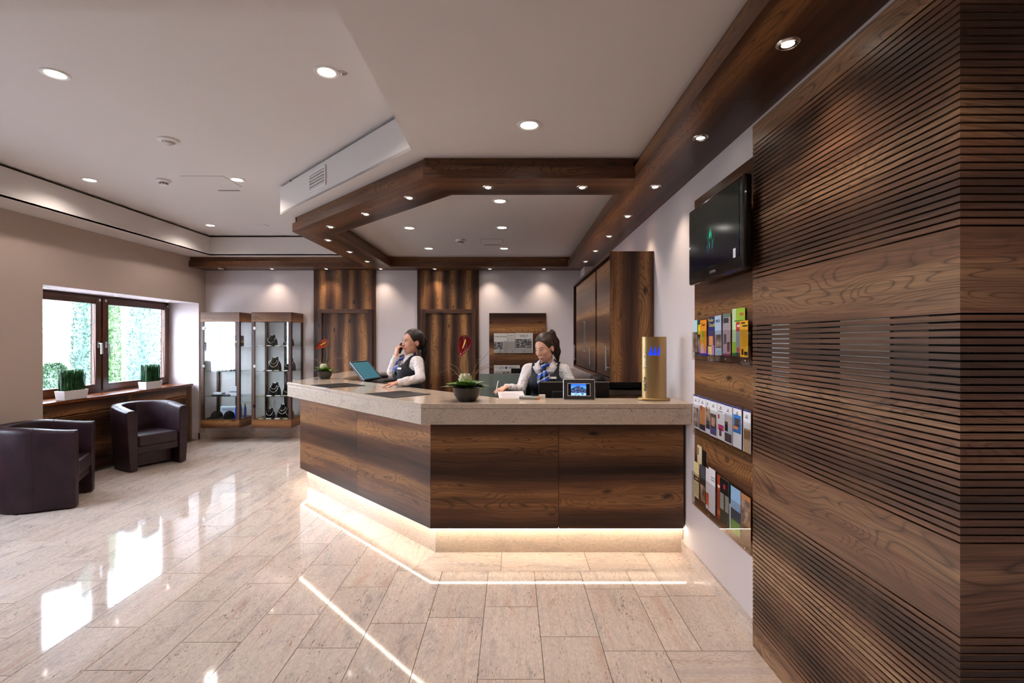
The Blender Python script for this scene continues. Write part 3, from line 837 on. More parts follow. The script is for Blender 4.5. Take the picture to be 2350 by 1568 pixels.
for y, w_ in ((1.824, 'beside the slatted panel'), (2.67, 'before the television'), (3.515, 'at the end of the front beam'), (4.35, 'over the near end of the wall cupboard'),
              (5.185, 'over the joint of the wall cupboard doors'), (6.03, 'over the far door of the wall cupboard'), (6.837, 'close to the back beam')):
    lamp('recessed_spotlight', 'chrome spotlight in the long beam ' + w_, 'spotlights in the long beam', 1.036, y, ZB, RING_S, LENS_S, spot_l, GIMB_S)
for x, w_ in ((-3.72, 'above the necklace showcase'), (-2.88, 'above the door next to the showcases'), (-2.035, 'above the white wall between the doors'), (-1.197, 'above the door behind the caller'),
              (-.345, 'above the newspaper board edge next to the door'), (.494, 'above the newspaper board edge next to the cupboard')):
    lamp('recessed_spotlight', 'chrome spotlight in the back beam ' + w_, 'spotlights in the back beam', x, 7.54, ZB, RING_S, LENS_S, spot_l, GIMB_S)
lamp('recessed_spotlight', 'unlit spotlight at the end of the back beam', None, -4.52, 7.54, ZB, RING_S, LENS_OFF, None, GIMB_S)
lamp('recessed_downlight', 'white downlight in the low ceiling before the beams', None, .10, 2.85, ZC, RING_D, LENS_D, down_l)
lamp('entrance_downlight_offscreen', 'white downlight in the low ceiling towards the entrance', None, .1, .2, ZC, RING_D, LENS_D, down_l, bulb='entrance_bulb_offscreen')
for x, y, w_ in ((-.11, 4.40, 'just behind the front beam'), (-1.15, 5.45, 'next to the diagonal beam'), (-.112, 5.43, 'before the ceiling hatch'), (-1.14, 6.66, 'beyond the smoke detector'), (-.107, 6.66, 'beyond the ceiling hatch')):
    lamp('recessed_downlight', 'white downlight over the staff area ' + w_, 'downlights over the staff area', x, y, ZC, RING_D, LENS_D, down_l)
for x, y, w_ in ((-2.68, 2.85, 'before the presence sensor'), (-1.08, 2.83, 'beside the sprinkler rose'), (-4.11, 4.73, 'between smoke detector and taupe wall'), (-2.67, 4.72, 'beside the ceiling hatch'), (-4.09, 6.59, 'near the flat loudspeaker')):
    lamp('recessed_downlight', 'white downlight in the raised tray ' + w_, 'downlights in the ceiling tray', x, y, ZT, RING_D, LENS_D, down_l)
for y in (5.33, 6.30, 7.2):
    lamp('recessed_spotlight', 'small spotlight in the top of the window niche', 'spotlights in the window niche', -5.12 if y < 7 else -5.10, y, NT_Z - .004, RING_S, LENS_S, nich_l, None, .8)

# detectors, sensor, speaker, hatches, vent
M_PLAS = col('#e6e2de', .45)
def smoke(label, x, y, z):
    t = thing('smoke_detector', label, 'smoke detector', (x, y, z))
    mb = MB(); mb.lathe([(.001, .0), (.062, 0), (.062, -.012), (.05, -.022), (.03, -.024)], 24); mb.build('base', M_PLAS, t, smooth=True)
    mb = MB(); mb.lathe([(.036, -.022), (.036, -.045), (.03, -.052), (.001, -.052)], 20); hd = mb.build('head', M_PLAS, t, smooth=True)
    mb = MB()
    for k in range(10):
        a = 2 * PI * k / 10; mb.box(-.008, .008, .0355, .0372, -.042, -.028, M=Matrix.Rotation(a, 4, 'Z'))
    mb.build('vent_slots', col('#4a4644', .6), hd)  # slots are solid blocks, the shade inside them put into the dark colour
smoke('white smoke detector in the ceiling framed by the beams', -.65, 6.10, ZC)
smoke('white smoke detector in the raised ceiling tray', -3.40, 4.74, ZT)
t = thing('presence_sensor', 'round white presence sensor in the raised ceiling tray', 'sensor', (-2.68, 3.79, ZT))
mb = MB(); mb.lathe([(.001, 0), (.075, 0), (.075, -.008), (.06, -.018), (.034, -.02)], 28); mb.build('housing', M_PLAS, t, smooth=True)
mb = MB(); mb.lathe([(.034, -.018), (.03, -.03), (.015, -.038), (.001, -.04)], 20); mb.build('dome', col('#cfcac6', .25), t, smooth=True)
mb = MB(); mb.lathe([(.034, -.0185), (.042, -.021), (.046, -.0195)], 24); mb.build('groove', col('#8d8884', .5), t, smooth=True)
t = thing('ceiling_speaker', 'flat round white loudspeaker grille in the ceiling tray', 'loudspeaker', (-3.39, 6.60, ZT))
mb = MB(); mb.lathe([(.001, -.006), (.07, -.006), (.078, 0)], 28); mb.build('grille', col('#d8d3d0', .7), t, smooth=True)
t = thing('sprinkler', 'small chrome sprinkler rose beside a tray downlight', 'sprinkler', (-.99, 2.84, ZT))
mb = MB(); mb.lathe([(.001, -.016), (.008, -.016), (.012, -.006), (.024, -.004), (.026, 0)], 16); mb.build('rose', col('#c7bdb8', .3, .6), t, smooth=True)
def hatch(label, x0, x1, y0, y1, z, mt):
    t = thing('access_hatch', label, 'hatch', ((x0 + x1) / 2, (y0 + y1) / 2, z))
    a, b_ = (x1 - x0) / 2, (y1 - y0) / 2
    mb = MB(); mb.box(-a, a, -b_, b_, -.003, 0); mb.build('flap', mt, t)
    mb = MB()
    for q in ((-a - .004, -a, -b_, b_), (a, a + .004, -b_, b_), (-a - .004, a + .004, -b_ - .004, -b_), (-a - .004, a + .004, b_, b_ + .004)): mb.box(*q, -.001, 0)
    mb.build('joint', col('#6b6562', .8), t)
    mb = MB(); mb.box(-.11, .11, b_ + .1, b_ + .13, -.003, 0); mb.build('slot_vent', col('#8a8582', .7), t)
hatch('square ceiling hatch among the downlights over the staff area', -.40, -.12, 6.05, 6.30, ZC, M_CEIL)
hatch('square ceiling hatch in the raised tray by the smoke detector', -3.15, -2.75, 4.62, 4.95, ZT, M_TRAY)
# air vent on the diagonal face of the tray
vx, vy = -1.70, 3.22 + (1.70 - .667)
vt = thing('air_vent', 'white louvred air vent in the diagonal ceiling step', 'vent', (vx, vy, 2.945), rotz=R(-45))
# local: x along the face, -y out of the face
VW, VH = .15, .065
mb = MB()
for q in ((-VW - .02, -VW, -VH - .02, VH + .02), (VW, VW + .02, -VH - .02, VH + .02), (-VW, VW, VH, VH + .02), (-VW, VW, -VH - .02, -VH)): mb.box(q[0], q[1], -.010, .004, q[2], q[3])
mb.build('frame', col('#e4e1e0', .5), vt)
mb = MB(); mb.box(-VW, VW, -.001, .003, -VH, VH); mb.build('backing', col('#7d7a76', .8), vt)  # mid grey sheet stands in for the shade of a deeper duct
for k in range(5):
    z = -VH + .013 + k * .026
    mb = MB(); mb.box(-VW, VW, -.009, .001, -.0075, .0055, M=Matrix.Translation((0, 0, z)) @ Matrix.Rotation(R(-25), 4, 'X')); mb.build('louvre', col('#dedbd9', .5), vt)

# ------------------------------------------------------------------ television
tv = thing('television', 'black flat television on a bracket over the brochure board', 'television', (1.13, 2.74, 2.12), rotz=R(-90))
TWd, THt = .74, .47
PMX = Matrix.Rotation(R(90), 4, 'X')
mb = MB(); mb.box(-TWd / 2, TWd / 2, 0, .045, -THt / 2, THt / 2); mb.build('casing', col('#0a0a0b', .18, coat=.4), tv, bevel=.014, seg=3)
m, N, L, b = newmat('tv_screen'); g = NT(N, L); u, v = uvsock(N, L)
b.inputs['Base Color'].default_value = (.006, .006, .008, 1); b.inputs['Roughness'].default_value = .12
du = g.m('SUBTRACT', u, -.03); dv = g.m('SUBTRACT', v, -.02)
r2 = g.m('SQRT', g.m('ADD', g.m('MULTIPLY', g.m('MULTIPLY', du, du), 2.0), g.m('MULTIPLY', dv, dv)))
nz = g.noise(g.vec(g.m('MULTIPLY', u, 3.0), g.m('MULTIPLY', v, .6)), 22.0, 3.0, .6, .5)
em = g.m('MULTIPLY', g.m('SUBTRACT', 1.0, g.sm(r2, .0, .10)), g.sm(nz, .50, .66))
L.new(g.mix(g.sm(v, -.12, .02), (.02, .05, .5, 1), (.0, .55, .30, 1)), b.inputs['Emission Color'])
L.new(g.m('MULTIPLY_ADD', em, .8, .004), b.inputs['Emission Strength']); M_TV = m
mb = MB(); mb.box(-.325, .325, -.002, .002, -.165, .205); mb.build('screen', M_TV, tv)
mb = MB(); mb.box(-.30, .30, .045, .075, -.16, .16); mb.build('rear_housing', M_BLACKM, tv, bevel=.01)
mb = MB(); mb.box(-.10, .10, .075, .1005, -.10, .10); mb.build('bracket', M_BLACKM, tv)
lettering('TOSHIBA', .021, Matrix.Translation((0, -.0005, -.197)) @ PMX, col('#b9b9bd', .3, .7), tv)
mb = MB(); mb.box(.262, .29, -.003, -.0018, -.165, -.118); mb.build('sticker', col('#cfd2da', .6), tv)
mb = MB(); mb.box(-.356, -.336, -.0012, .001, -.01, .005); mb.build('indicator', col('#d8d8d8', .4), tv)

# ------------------------------------------------------------------ brochure racks and brochures
def rack(label, z0, h, y0, y1, depth, lip):
    t = thing('brochure_rack', label, 'brochure rack', (1.231, (y0 + y1) / 2, z0), rotz=R(-90))
    W = (y1 - y0) / 2
    mb = MB(); mb.box(-W, W, -depth - .003, -depth, 0, h); mb.build('front_pane', M_ACRYL, t)
    mb = MB(); mb.box(-W, W, -depth, -.001, 0, .003); mb.build('base_pane', M_ACRYL, t)
    for s in (-1, 1):
        mb = MB(); mb.box(s * W - .0015, s * W + .0015, -depth, -.001, .003, h); mb.build('end_pane', M_ACRYL, t)
    mb = MB(); mb.box(-W, W, -.006, -.0005, .0, h * .55); mb.build('back_pane', M_ACRYL, t)
    for s in range(4):
        x = -W + .05 + (2 * W - .1) * s / 3
        mb = MB(); mb.lathe([(.001, 0), (.006, 0), (.006, .003), (.001, .004)], 10, M=Matrix.Translation((x, -depth - .003, lip * .45)) @ Matrix.Rotation(R(90), 4, 'X')); mb.build('screw', M_CHROME, t)
RY0, RY1 = 2.452, 3.25
rack('clear acrylic brochure rack, topmost on the wall board', 1.408, .185, RY0, RY1, .026, .05)
rack('clear acrylic brochure rack, middle one on the wall board', .915, .20, RY0, RY1, .026, .05)
rack('clear acrylic brochure rack, lowest on the wall board', .445, .22, RY0, RY1, .026, .05)
m, N, L, b = newmat('colour_photo'); g = NT(N, L)
tc = N.new('ShaderNodeTexCoord'); oi = N.new('ShaderNodeObjectInfo')
n1 = g.noise(g.vec(*[0, 0]), 1) if False else None
ad = N.new('ShaderNodeVectorMath'); ad.operation = 'ADD'
L.new(tc.outputs['Object'], ad.inputs[0]); L.new(g.vec(g.m('MULTIPLY', oi.outputs['Random'], 40.0), 0, 0), ad.inputs[1])
nn = N.new('ShaderNodeTexNoise'); nn.inputs['Scale'].default_value = 22; nn.inputs['Detail'].default_value = 4; L.new(ad.outputs[0], nn.inputs['Vector'])
L.new(g.ramp(nn.outputs['Fac'], [(.3, (.03, .025, .03)), (.45, (.16, .12, .10)), (.55, (.42, .26, .17)), (.66, (.62, .5, .42)), (.8, (.75, .78, .85))]), b.inputs['Base Color'])
b.inputs['Roughness'].default_value = .35; PIC = m
BR = 'brochures in the acrylic racks'
def brochure(label, yc, z, w, h, base, rects=(), texts=(), t=.0025, dep=.022, roll=0.0, pitch=0):
    """yc: place along the wall; stands in a rack; rects in 0..1 of the cover"""
    dep = .0045 + max(0, dep - .008) * .55
    z += .030; h *= .90
    if dep > .024: dep = .0242
    o = thing('brochure', label, 'brochure', (1.231 - dep, yc, z), group=BR)
    o.rotation_euler = Euler((R(pitch), R(roll), R(-90)), 'XYZ')
    mb = MB(); mb.box(-w / 2, w / 2, 0, t, 0, h); mb.build('cover', col(base, .35), o)
    for i, (a, c, b_, d, cl) in enumerate(rects):
        mb = MB(); mb.box(-w / 2 + a * w, -w / 2 + b_ * w, -.0004 - .0001 * i, .0005, c * h, d * h)
        mb.build('print', PIC if cl == 'pic' else col(cl, .35), o)
    for (tx, size, px, pz, cl) in texts:
        lettering(tx, size, Matrix.Translation((-w / 2 + px * w, -.0012, pz * h)) @ PMX, col(cl, .5), o, ex=.0002)
def ypx(px): return 1.217 * 1115 / (px - 1175)
Z1 = 1.418
brochure('pale blue brochure with a photo, at the far end of the top rack', ypx(1596), Z1 + .01, .075, .235, '#bfe0ea', [(0, 0, 1, .62, 'pic')], dep=.03)
brochure('dark green brochure with a yellow round badge, top rack', ypx(1604), Z1 + .01, .09, .235, '#1f4a3c', [(.25, .55, .95, .85, '#e3d51f'), (0, 0, 1, .45, 'pic')], dep=.02)
brochure('orange brochure with green grass picture, top rack', ypx(1614.5), Z1 + .005, .10, .235, '#f0951e', [(.28, .36, .66, .68, '#9fb31c'), (.1, .02, .6, .3, '#f2b98a')], [('Tour', .03, .5, .86, '#4a2a08')], dep=.028)
brochure('navy brochure with yellow comic lettering, top rack', ypx(1632), Z1, .10, .255, '#1d2f73', [(.0, .0, .55, .22, '#f0bf1c'), (.15, .25, .8, .5, '#d8742a'), (.6, .0, .95, .25, '#c78fc4')], [('Kinder', .03, .45, .92, '#f3e36a'), ('Gaudi', .036, .6, .79, '#f3e36a')], dep=.024)
brochure('pale sky blue brochure with a dark oval photo, top rack', ypx(1649), Z1, .09, .26, '#bcd3ec', [(.1, .18, .95, .52, 'pic'), (.15, .0, .85, .12, '#a9c3d6')], [('MICA', .024, .5, .86, '#2f5f9a')], dep=.027, roll=-2)
brochure('lilac grey brochure with stamp pictures, top rack', ypx(1667), Z1, .10, .265, '#b7a2ac', [(0, .92, 1, 1, '#6f8d7d'), (.1, .78, .75, .9, '#3a3a3a'), (.15, .28, .48, .52, '#55606a'), (.58, .1, .9, .33, '#7a3036'), (0, 0, 1, .05, '#8a2352')], dep=.024)
brochure('large lime green brochure, top rack', ypx(1692), Z1, .15, .29, '#a9cf3c', [(.05, .3, .32, 1, '#d7eec0'), (0, .0, .34, .07, '#3c7a3a'), (.62, .84, .9, .9, '#d66a4c'), (.2, .73, .88, .75, '#4c6a34'), (.45, .66, .88, .68, '#4c6a34')], dep=.016)
brochure('red topped brochure with grey photo, half hidden in the top rack', ypx(1699), Z1, .085, .205, '#9aa0aa', [(0, .74, 1, 1, '#cf3a35'), (0, 0, 1, .12, '#3a3236'), (.1, .14, .6, .26, '#cf4a52'), (.15, .86, .75, .93, '#ecdcd8'), (.5, .77, .8, .83, '#ecdcd8')], dep=.030)
brochure('yellow card with black lettering at the near end of the top rack', ypx(1711) - .003, Z1, .088, .212, '#f2b41f', [(.16, .915, .62, .955, '#241c12'), (.34, .835, .92, .875, '#241c12'), (.55, .05, .95, .15, '#241c12'), (.22, .06, .42, .22, '#241c12')] + [(.2, .3 + .05 * i, .9, .315 + .05 * i, '#b98514') for i in range(9)], t=.001, dep=.048)
Z2 = .925
zt = Z2 + .245
def hotel(label, px, rects, txt=None, w=.10, h=.245, dep=.026, dz=0.0, roll=0.0):
    rr = [(0, .955, 1, 1, '#2b347e'), (.46, .84, .56, .88, '#26262c')] + list(rects)
    brochure(label, ypx(px), Z2 + dz, w, h, '#e9e9ee', rr, [('MARITIM', .0085, .51, .815, '#33333a')] + ([txt] if txt else []), dep=dep, roll=roll)
hotel('white brochure with a flower photo at the far end of the middle rack', 1597, [(.05, .05, .95, .62, 'pic')], w=.085)
hotel('white brochure with a blue sea photo, middle rack', 1604, [(.05, .05, .95, .6, '#2f6a9c'), (.05, .05, .95, .35, '#23385c')], dep=.021)
hotel('white brochure with an orange dress photo, middle rack', 1613, [(.05, .04, .95, .72, '#c47a34'), (.05, .04, .95, .2, '#32263c'), (.2, .6, .5, .74, '#a33a3a')], dep=.03)
hotel('white brochure with a dark table photo, middle rack', 1623, [(.08, .14, .95, .76, 'pic'), (.08, .14, .95, .38, '#3a3440')], dep=.024)
hotel('white brochure with a couple on a violet sofa, middle rack', 1638, [(.06, .05, .94, .62, '#4a3f38'), (.06, .05, .94, .24, '#545293'), (.25, .28, .75, .52, '#c79a80')], dep=.031)
hotel('white brochure with a pink handbag print, middle rack', 1654, [(.14, .735, .78, .755, '#4a4a50'), (.12, .55, .34, .66, '#cf2f6c'), (.15, .25, .9, .4, '#d0417c'), (.3, .1, .6, .3, '#6a4a44')], dep=.025)
hotel('white brochure with a businesswoman photo, middle rack', 1672, [(.05, .04, .95, .76, '#b9c3d2'), (.1, .3, .5, .55, '#26262c'), (.5, .45, .8, .72, '#d8b9a4'), (.1, .04, .95, .26, '#4a4452')], dep=.031)
hotel('white brochure with a bright blue sweets photo, middle rack', 1692, [(.06, .36, .94, .8, '#2f7fcf'), (.25, .52, .75, .72, '#4a3a3a'), (.06, .44, .6, .52, '#e08a5a')], dep=.027)
hotel('narrow white leaflet with a tan photo at the near end of the middle rack', 1715, [(.1, .0, .95, .56, '#b99a78'), (.1, .3, .95, .52, '#8f6a48')], w=.08, dep=.030)
Z3 = .455
brochure('tall cream leaflet standing high in the lowest rack', ypx(1603), Z3 + .12, .075, .27, '#e2d3ad', [(.12, .74, .32, .93, '#4a4236')], dep=.014)
brochure('tall black leaflet with blue foot behind the cream one, lowest rack', ypx(1611.5), Z3 + .11, .06, .26, '#17181c', [(0, 0, 1, .5, '#5b7fc0')], dep=.008)
brochure('cream leaflet with a brown label band, lowest rack', ypx(1599) - .01, Z3 + .02, .085, .255, '#e6d49c', [(0, .47, 1, .61, '#4a201a'), (.3, .52, .85, .56, '#e6d49c')] + [(.1, .1 + .07 * i, .85, .115 + .07 * i, '#9a865a') for i in range(5)], dep=.038)
brochure('brown brochure with a night street photo, lowest rack', ypx(1613.5), Z3, .085, .28, '#3a2c26', [(0, .62, 1, 1, '#4b4c54'), (.05, .1, .95, .5, 'pic')], dep=.03)
brochure('white brochure with a red and yellow picture, lowest rack', ypx(1625), Z3, .09, .28, '#e3dbe0', [(0, .1, .7, .4, '#c4472c'), (.5, .02, 1, .24, '#d8a13a')], dep=.025)
brochure('plain white brochure with small print, lowest rack', ypx(1635), Z3, .095, .30, '#e4e1ea', [(.4, .8, .9, .82, '#6a6a74'), (.4, .74, .9, .76, '#6a6a74')], dep=.032)
brochure('rust red leaflet, lowest rack', ypx(1650), Z3, .05, .285, '#9c3a22', [(.2, .72, .8, .78, '#e0c9b8'), (.2, .1, .8, .2, '#d87a3a')], dep=.027)
brochure('black topped brochure with a red maple leaf, lowest rack', ypx(1664), Z3, .11, .285, '#9aa6a0', [(0, .66, 1, 1, '#101722'), (.4, .78, .62, .88, '#c01f35'), (0, 0, 1, .3, '#39402a'), (.45, 0, .6, .66, '#4a3d33')], dep=.034)
brochure('dark green leaflet with white spine, lowest rack', ypx(1676), Z3, .045, .28, '#12302c', [(0, 0, 1, .55, '#d3d6da')], dep=.024)
brochure('brochure with a blue sky and green meadow, lowest rack', ypx(1690), Z3, .115, .275, '#8fb6dc', [(0, 0, 1, .30, '#6d9a3a'), (0, .28, 1, .52, '#35455a')], dep=.034)
brochure('tan brochure with a desert house photo, lowest rack', ypx(1712), Z3, .10, .27, '#b77c4f', [(.05, .0, .95, .35, '#6d4a38'), (.1, .4, .9, .9, 'pic')], dep=.028)

# ------------------------------------------------------------------ on the counter
def inv(px, py, z):     # point at height z seen at a picture point, used to lay things out on the worktop
    d = (1.534 - z) * 1115 / (py - 782.0); return ((px - 1175) / 1115 * d, d)
M_GOLD = col('#b59a6a', .42, .85)
gs = thing('display_stand', 'gold column display stand on an oval base on the counter', 'display stand', (1.035, 3.545, HT))
mb = MB(); mb.lathe([(.001, 0), (.11, 0), (.118, .004), (.118, .014), (.112, .018), (.001, .018)], 40, M=Matrix.Diagonal((1, .52, 1, 1))); mb.build('base', M_GOLD, gs, smooth=True)
def arc(a0, a1, n, r=.0885, sy=.62): return [(r * math.cos(a0 + (a1 - a0) * i / n), r * sy * math.sin(a0 + (a1 - a0) * i / n)) for i in range(n + 1)]
mb = MB()
sh = arc(PI * 1.0, PI * 1.965, 28); ins = arc(PI * 1.965, PI * 1.0, 28, .0855, .59)
mb.prism(sh + ins, .018, .462); mb.build('shell', M_GOLD, gs, smooth=True)
mb = MB(); mb.prism(arc(PI * 1.0, PI * 1.95, 20, .084, .56), .0185, .458); mb.build('core', col('#1b1440', .3), gs)
mb = MB(); mb.box(.078, .088, -.012, .03, .0185, .46); mb.build('edge_strip', col('#2a2030', .3), gs)
mb = MB(); mb.box(-.0875, .0865, 0, .004, .018, .462); mb.build('rear_panel', M_GOLD, gs)
def shell_pt(x, z, out=.0006):
    x = max(-.0875, min(.087, x)); y = -.62 * math.sqrt(max(0, .0885 ** 2 - x * x)); return (x, y - out, z)
M_SAIL = emis('blue_light', (.005, .03, .62), .75)
for x0, x1 in ((-.0565, -.029), (-.027, -.0005), (.0015, .0285)):
    mb = MB(); n = 6
    for i in range(n):
        a, c = x0 + (x1 - x0) * i / n, x0 + (x1 - x0) * (i + 1) / n
        za, zc = .328 + .073 * i / n, .328 + .073 * (i + 1) / n
        mb.face([shell_pt(a, .328), shell_pt(c, .328), shell_pt(c, zc), shell_pt(a, za)])
    for f_ in list(mb.f): pass
    mb.build('sail_emblem', M_SAIL, gs)
# upright lettering following the curve
for s_, z0_, mt in (('MARITIM', .12, col('#1c1712', .5)), ('PartnerCard', .295, col('#f2efe8', .4))):
    lettering(s_, .026, Matrix.Translation((-.0735, -.62 * math.sqrt(.0885 ** 2 - .0735 ** 2) - .004, z0_)) @ Matrix.Rotation(R(-38), 4, 'Z') @ PMX @ Matrix.Rotation(R(90), 4, 'Z'), mt, gs, ex=.0015)

pf = thing('photo_frame', 'silver rimmed digital photo frame standing on the counter', 'photo frame', (.49, 3.55, HT), rot=(R(-12), 0, R(-6)))
mb = MB(); mb.box(-.117, .117, 0, .018, 0, .155); mb.build('rim', col('#c9c6c6', .3, .5), pf, bevel=.01, seg=3)
mb = MB(); mb.box(-.112, .112, -.002, .001, .005, .150); mb.build('bezel', col('#2b282b', .35), pf, bevel=.006)
mb = MB()
for q in ((-.083, .083, .119, .122), (-.083, .083, .029, .032), (-.083, -.080, .032, .119), (.080, .083, .032, .119)): mb.box(q[0], q[1], -.0035, -.001, q[2], q[3])
mb.build('inner_rim', col('#d8d4cf', .3), pf)
mb = MB(); mb.box(-.08, .08, -.0028, -.001, .032, .119); mb.build('screen', col('#060608', .15), pf)
m, N, L, b = newmat('frame_picture'); g = NT(N, L); u, v = uvsock(N, L)
ny = g.noise(g.vec(g.m('MULTIPLY', u, 60.0), g.m('MULTIPLY', v, 160.0)), 1.0, 3.0)
roof = g.m('SUBTRACT', .106, g.m('MULTIPLY', g.m('ABSOLUTE', g.m('ADD', u, .005)), .45))
isb = g.m('GREATER_THAN', roof, v)
sky = g.mix(g.sm(v, .07, .12), (.10, .35, .95, 1), (.01, .08, .65, 1))
bld = g.mix(g.sm(ny, .42, .62), (.004, .006, .02, 1), (.06, .10, .25, 1))
fr = g.mix(g.sm(ny, .40, .6), (.02, .08, .22, 1), (.35, .6, .9, 1))
c_ = g.mix(isb, sky, bld); c_ = g.mix(g.m('LESS_THAN', v, .052), c_, fr)
L.new(c_, b.inputs['Emission Color']); b.inputs['Emission Strength'].default_value = 1.0; b.inputs['Base Color'].default_value = (0, 0, 0, 1)
mb = MB(); mb.box(-.058, .052, -.0034, -.0026, .033, .118); mb.build('picture', m, pf)
mb = MB(); mb.box(-.02, .02, .018, .03, .012, .09); mb.build('prop', col('#c9c6c6', .3, .5), pf)

for k, (pts, lb) in enumerate((([(715, 884.5), (790, 878), (835, 884), (762, 891.5)], 'black desk mat on the counter, by the computer screen'), ([(829, 904.5), (925, 896), (980, 905), (895, 914)], 'black desk mat on the counter, by the large flower bowl'))):
    q = [inv(x, y, HT + .004) for x, y in pts]
    cxm = sum(p_[0] for p_ in q) / 4; cym = sum(p_[1] for p_ in q) / 4
    # true rectangle aligned with the diagonal
    e1 = Vector((-1, 1)).normalized(); e2 = Vector((1, 1)).normalized()
    ha, hb = (.205, .178)
    cs_ = max(cxm + cym, 2.716 + hb * 1.4142 + .035); df_ = cym - cxm; cxm, cym = (cs_ - df_) / 2, (cs_ + df_) / 2
    p = [Vector((cxm, cym)) + e1 * sx * ha + e2 * sy * hb for sx, sy in ((-1, -1), (1, -1), (1, 1), (-1, 1))]
    t = thing('desk_mat', lb, 'desk mat', (cxm, cym, HT))
    mb = MB(); mb.prism([(v_.x - cxm, v_.y - cym) for v_ in p], 0, .004); mb.build('mat', col('#120f0f', .5, spec=.3), t, bevel=.0015)

# ------------------------------------------------------------------ screens, keyboard, phone, terminal
def frame_m(o, X, Y, Z): return Matrix(((X.x, Y.x, Z.x, o[0]), (X.y, Y.y, Z.y, o[1]), (X.z, Y.z, Z.z, o[2]), (0, 0, 0, 1)))
m, N, L, b = newmat('booking_screen'); g = NT(N, L); u, v = uvsock(N, L)
cl = g.m('FRACT', g.m('MULTIPLY', u, 20.0)); rw = g.m('FRACT', g.m('MULTIPLY', v, 34.0))
ln_ = g.m('MULTIPLY', g.m('LESS_THAN', rw, .35), g.m('GREATER_THAN', cl, .22))
box1 = g.m('MULTIPLY', g.m('GREATER_THAN', v, .20), g.m('GREATER_THAN', g.m('ABSOLUTE', g.m('SUBTRACT', u, -.03)), .012))
cc = g.mix(g.m('MULTIPLY', ln_, .5), (.05, .22, .28, 1), (.015, .08, .11, 1))
cc = g.mix(g.m('MULTIPLY', box1, .35), cc, (.10, .36, .42, 1))
L.new(cc, b.inputs['Emission Color']); b.inputs['Emission Strength'].default_value = .35; b.inputs['Base Color'].default_value = (.01, .02, .02, 1); b.inputs['Roughness'].default_value = .3
M_SCREEN = m
wv = Vector((.227, .974, 0)).normalized(); up = Vector((-.155, .036, .18)).normalized()
Yv = -(wv.cross(-up)); Yv = Yv if Yv.x < 0 else -Yv
Xv = Yv.cross(up).normalized()
mon = thing('computer_screen', 'tilted computer screen with teal booking table behind the counter', 'monitor', (-1.66, 5.36, 1.075))
root_m = Matrix.Translation(Vector((-1.640, 5.47, 1.200)) - Vector((-1.66, 5.36, 1.075))) @ frame_m((0, 0, 0), Xv, Yv, up)
mb = MB(); mb.box(-.19, .19, 0, .028, -.13, .135, M=root_m); mb.build('casing', col('#17171b', .3), mon, bevel=.004)
mb = MB(); mb.box(-.193, .193, -.003, .004, .132, .138, M=root_m); mb.box(.187, .193, -.003, .004, -.13, .138, M=root_m); mb.box(-.193, -.187, -.003, .004, -.13, .138, M=root_m); mb.build('rim', col('#8c8c94', .3, .6), mon)
mb = MB(); mb.box(-.172, .172, -.002, .001, -.115, .118, M=root_m); mb.build('screen', M_SCREEN, mon)
mb = MB(); mb.box(-.05, .09, -.03, .11, 0, .012); mb.tube([(.0, .04, .01), (-.03, .09, .09)], .018, 8); mb.build('stand', col('#17171b', .35), mon)
m2 = thing('computer_screen', 'black computer screen seen from behind on the low staff desk', 'monitor', (.50, 3.93, .75))
mb = MB(); mb.box(-.285, .285, -.02, .02, .12, .452); mb.build('casing', col('#060606', .3), m2, bevel=.006)
mb = MB(); mb.box(-.285, .285, -.024, -.016, .446, .456); mb.build('rim', col('#8c867f', .3, .6), m2)
mb = MB(); mb.box(-.18, .18, -.04, -.0195, .20, .38); mb.build('rear_housing', col('#080808', .45), m2, bevel=.008)
mb = MB(); mb.box(-.12, .12, -.08, .08, 0, .012); mb.box(-.03, .03, -.03, -.015, .012, .25); mb.build('stand', col('#060606', .4), m2)
mb = MB(); mb.box(-.27, .27, .0195, .022, .14, .44); mb.build('screen', M_SCREEN, m2)
m3 = thing('computer_screen', 'small black screen on the rear desk beside the newspapers', 'monitor', (.16, 5.25, .75))
mb = MB(); mb.box(-.17, .17, -.015, .015, .14, .485); mb.build('casing', col('#070707', .3), m3, bevel=.005)
mb = MB(); mb.box(-.09, .09, -.07, .07, 0, .012); mb.box(-.025, .025, -.01, .02, .012, .2); mb.build('stand', col('#070707', .4), m3)
kb = thing('keyboard', 'black keyboard on the standing desk by the caller', 'keyboard', (-1.41, 5.52, 1.075), rotz=R(72))
mb = MB(); mb.box(-.2, .2, -.07, .07, 0, .018); mb.build('body', col('#202024', .5), kb, bevel=.004)
for r_ in range(4):
    mb = MB()
    for k in range(13): mb.box(-.185 + k * .0285, -.185 + k * .0285 + .024, -.06 + r_ * .03, -.06 + r_ * .03 + .024, .018, .024)
    mb.build('key_row', col('#3c3c42', .5), kb)
dp = thing('desk_phone', 'black desk telephone at the back of the standing desk', 'telephone', (-1.66, 6.02, 1.075), rotz=R(40))
mb = MB(); mb.prism([(-.09, -.10), (.09, -.10), (.09, .10), (-.09, .10)], 0, .035); mb.build('body', col('#141416', .4), dp, bevel=.008)
mb = MB(); mb.tube([(-.06, -.09, .06), (-.06, 0, .072), (-.06, .09, .06)], [.024, .016, .024], 8); mb.build('handset', col('#101012', .35), dp, smooth=True)
mb = MB()
for i in range(4):
    for j in range(3): mb.box(-.01 + j * .03, .012 + j * .03, -.08 + i * .03, -.06 + i * .03, .035, .041)
mb.build('keypad', col('#57575c', .5), dp)
ct = thing('card_terminal', 'grey card terminal with orange edge at the back of the worktop', 'card terminal', (.13, 3.615, HT), rotz=R(75))
mb = MB(); mb.box(-.032, .032, -.075, .075, 0, .022); mb.build('body', col('#9aa0a4', .35), ct, bevel=.008)
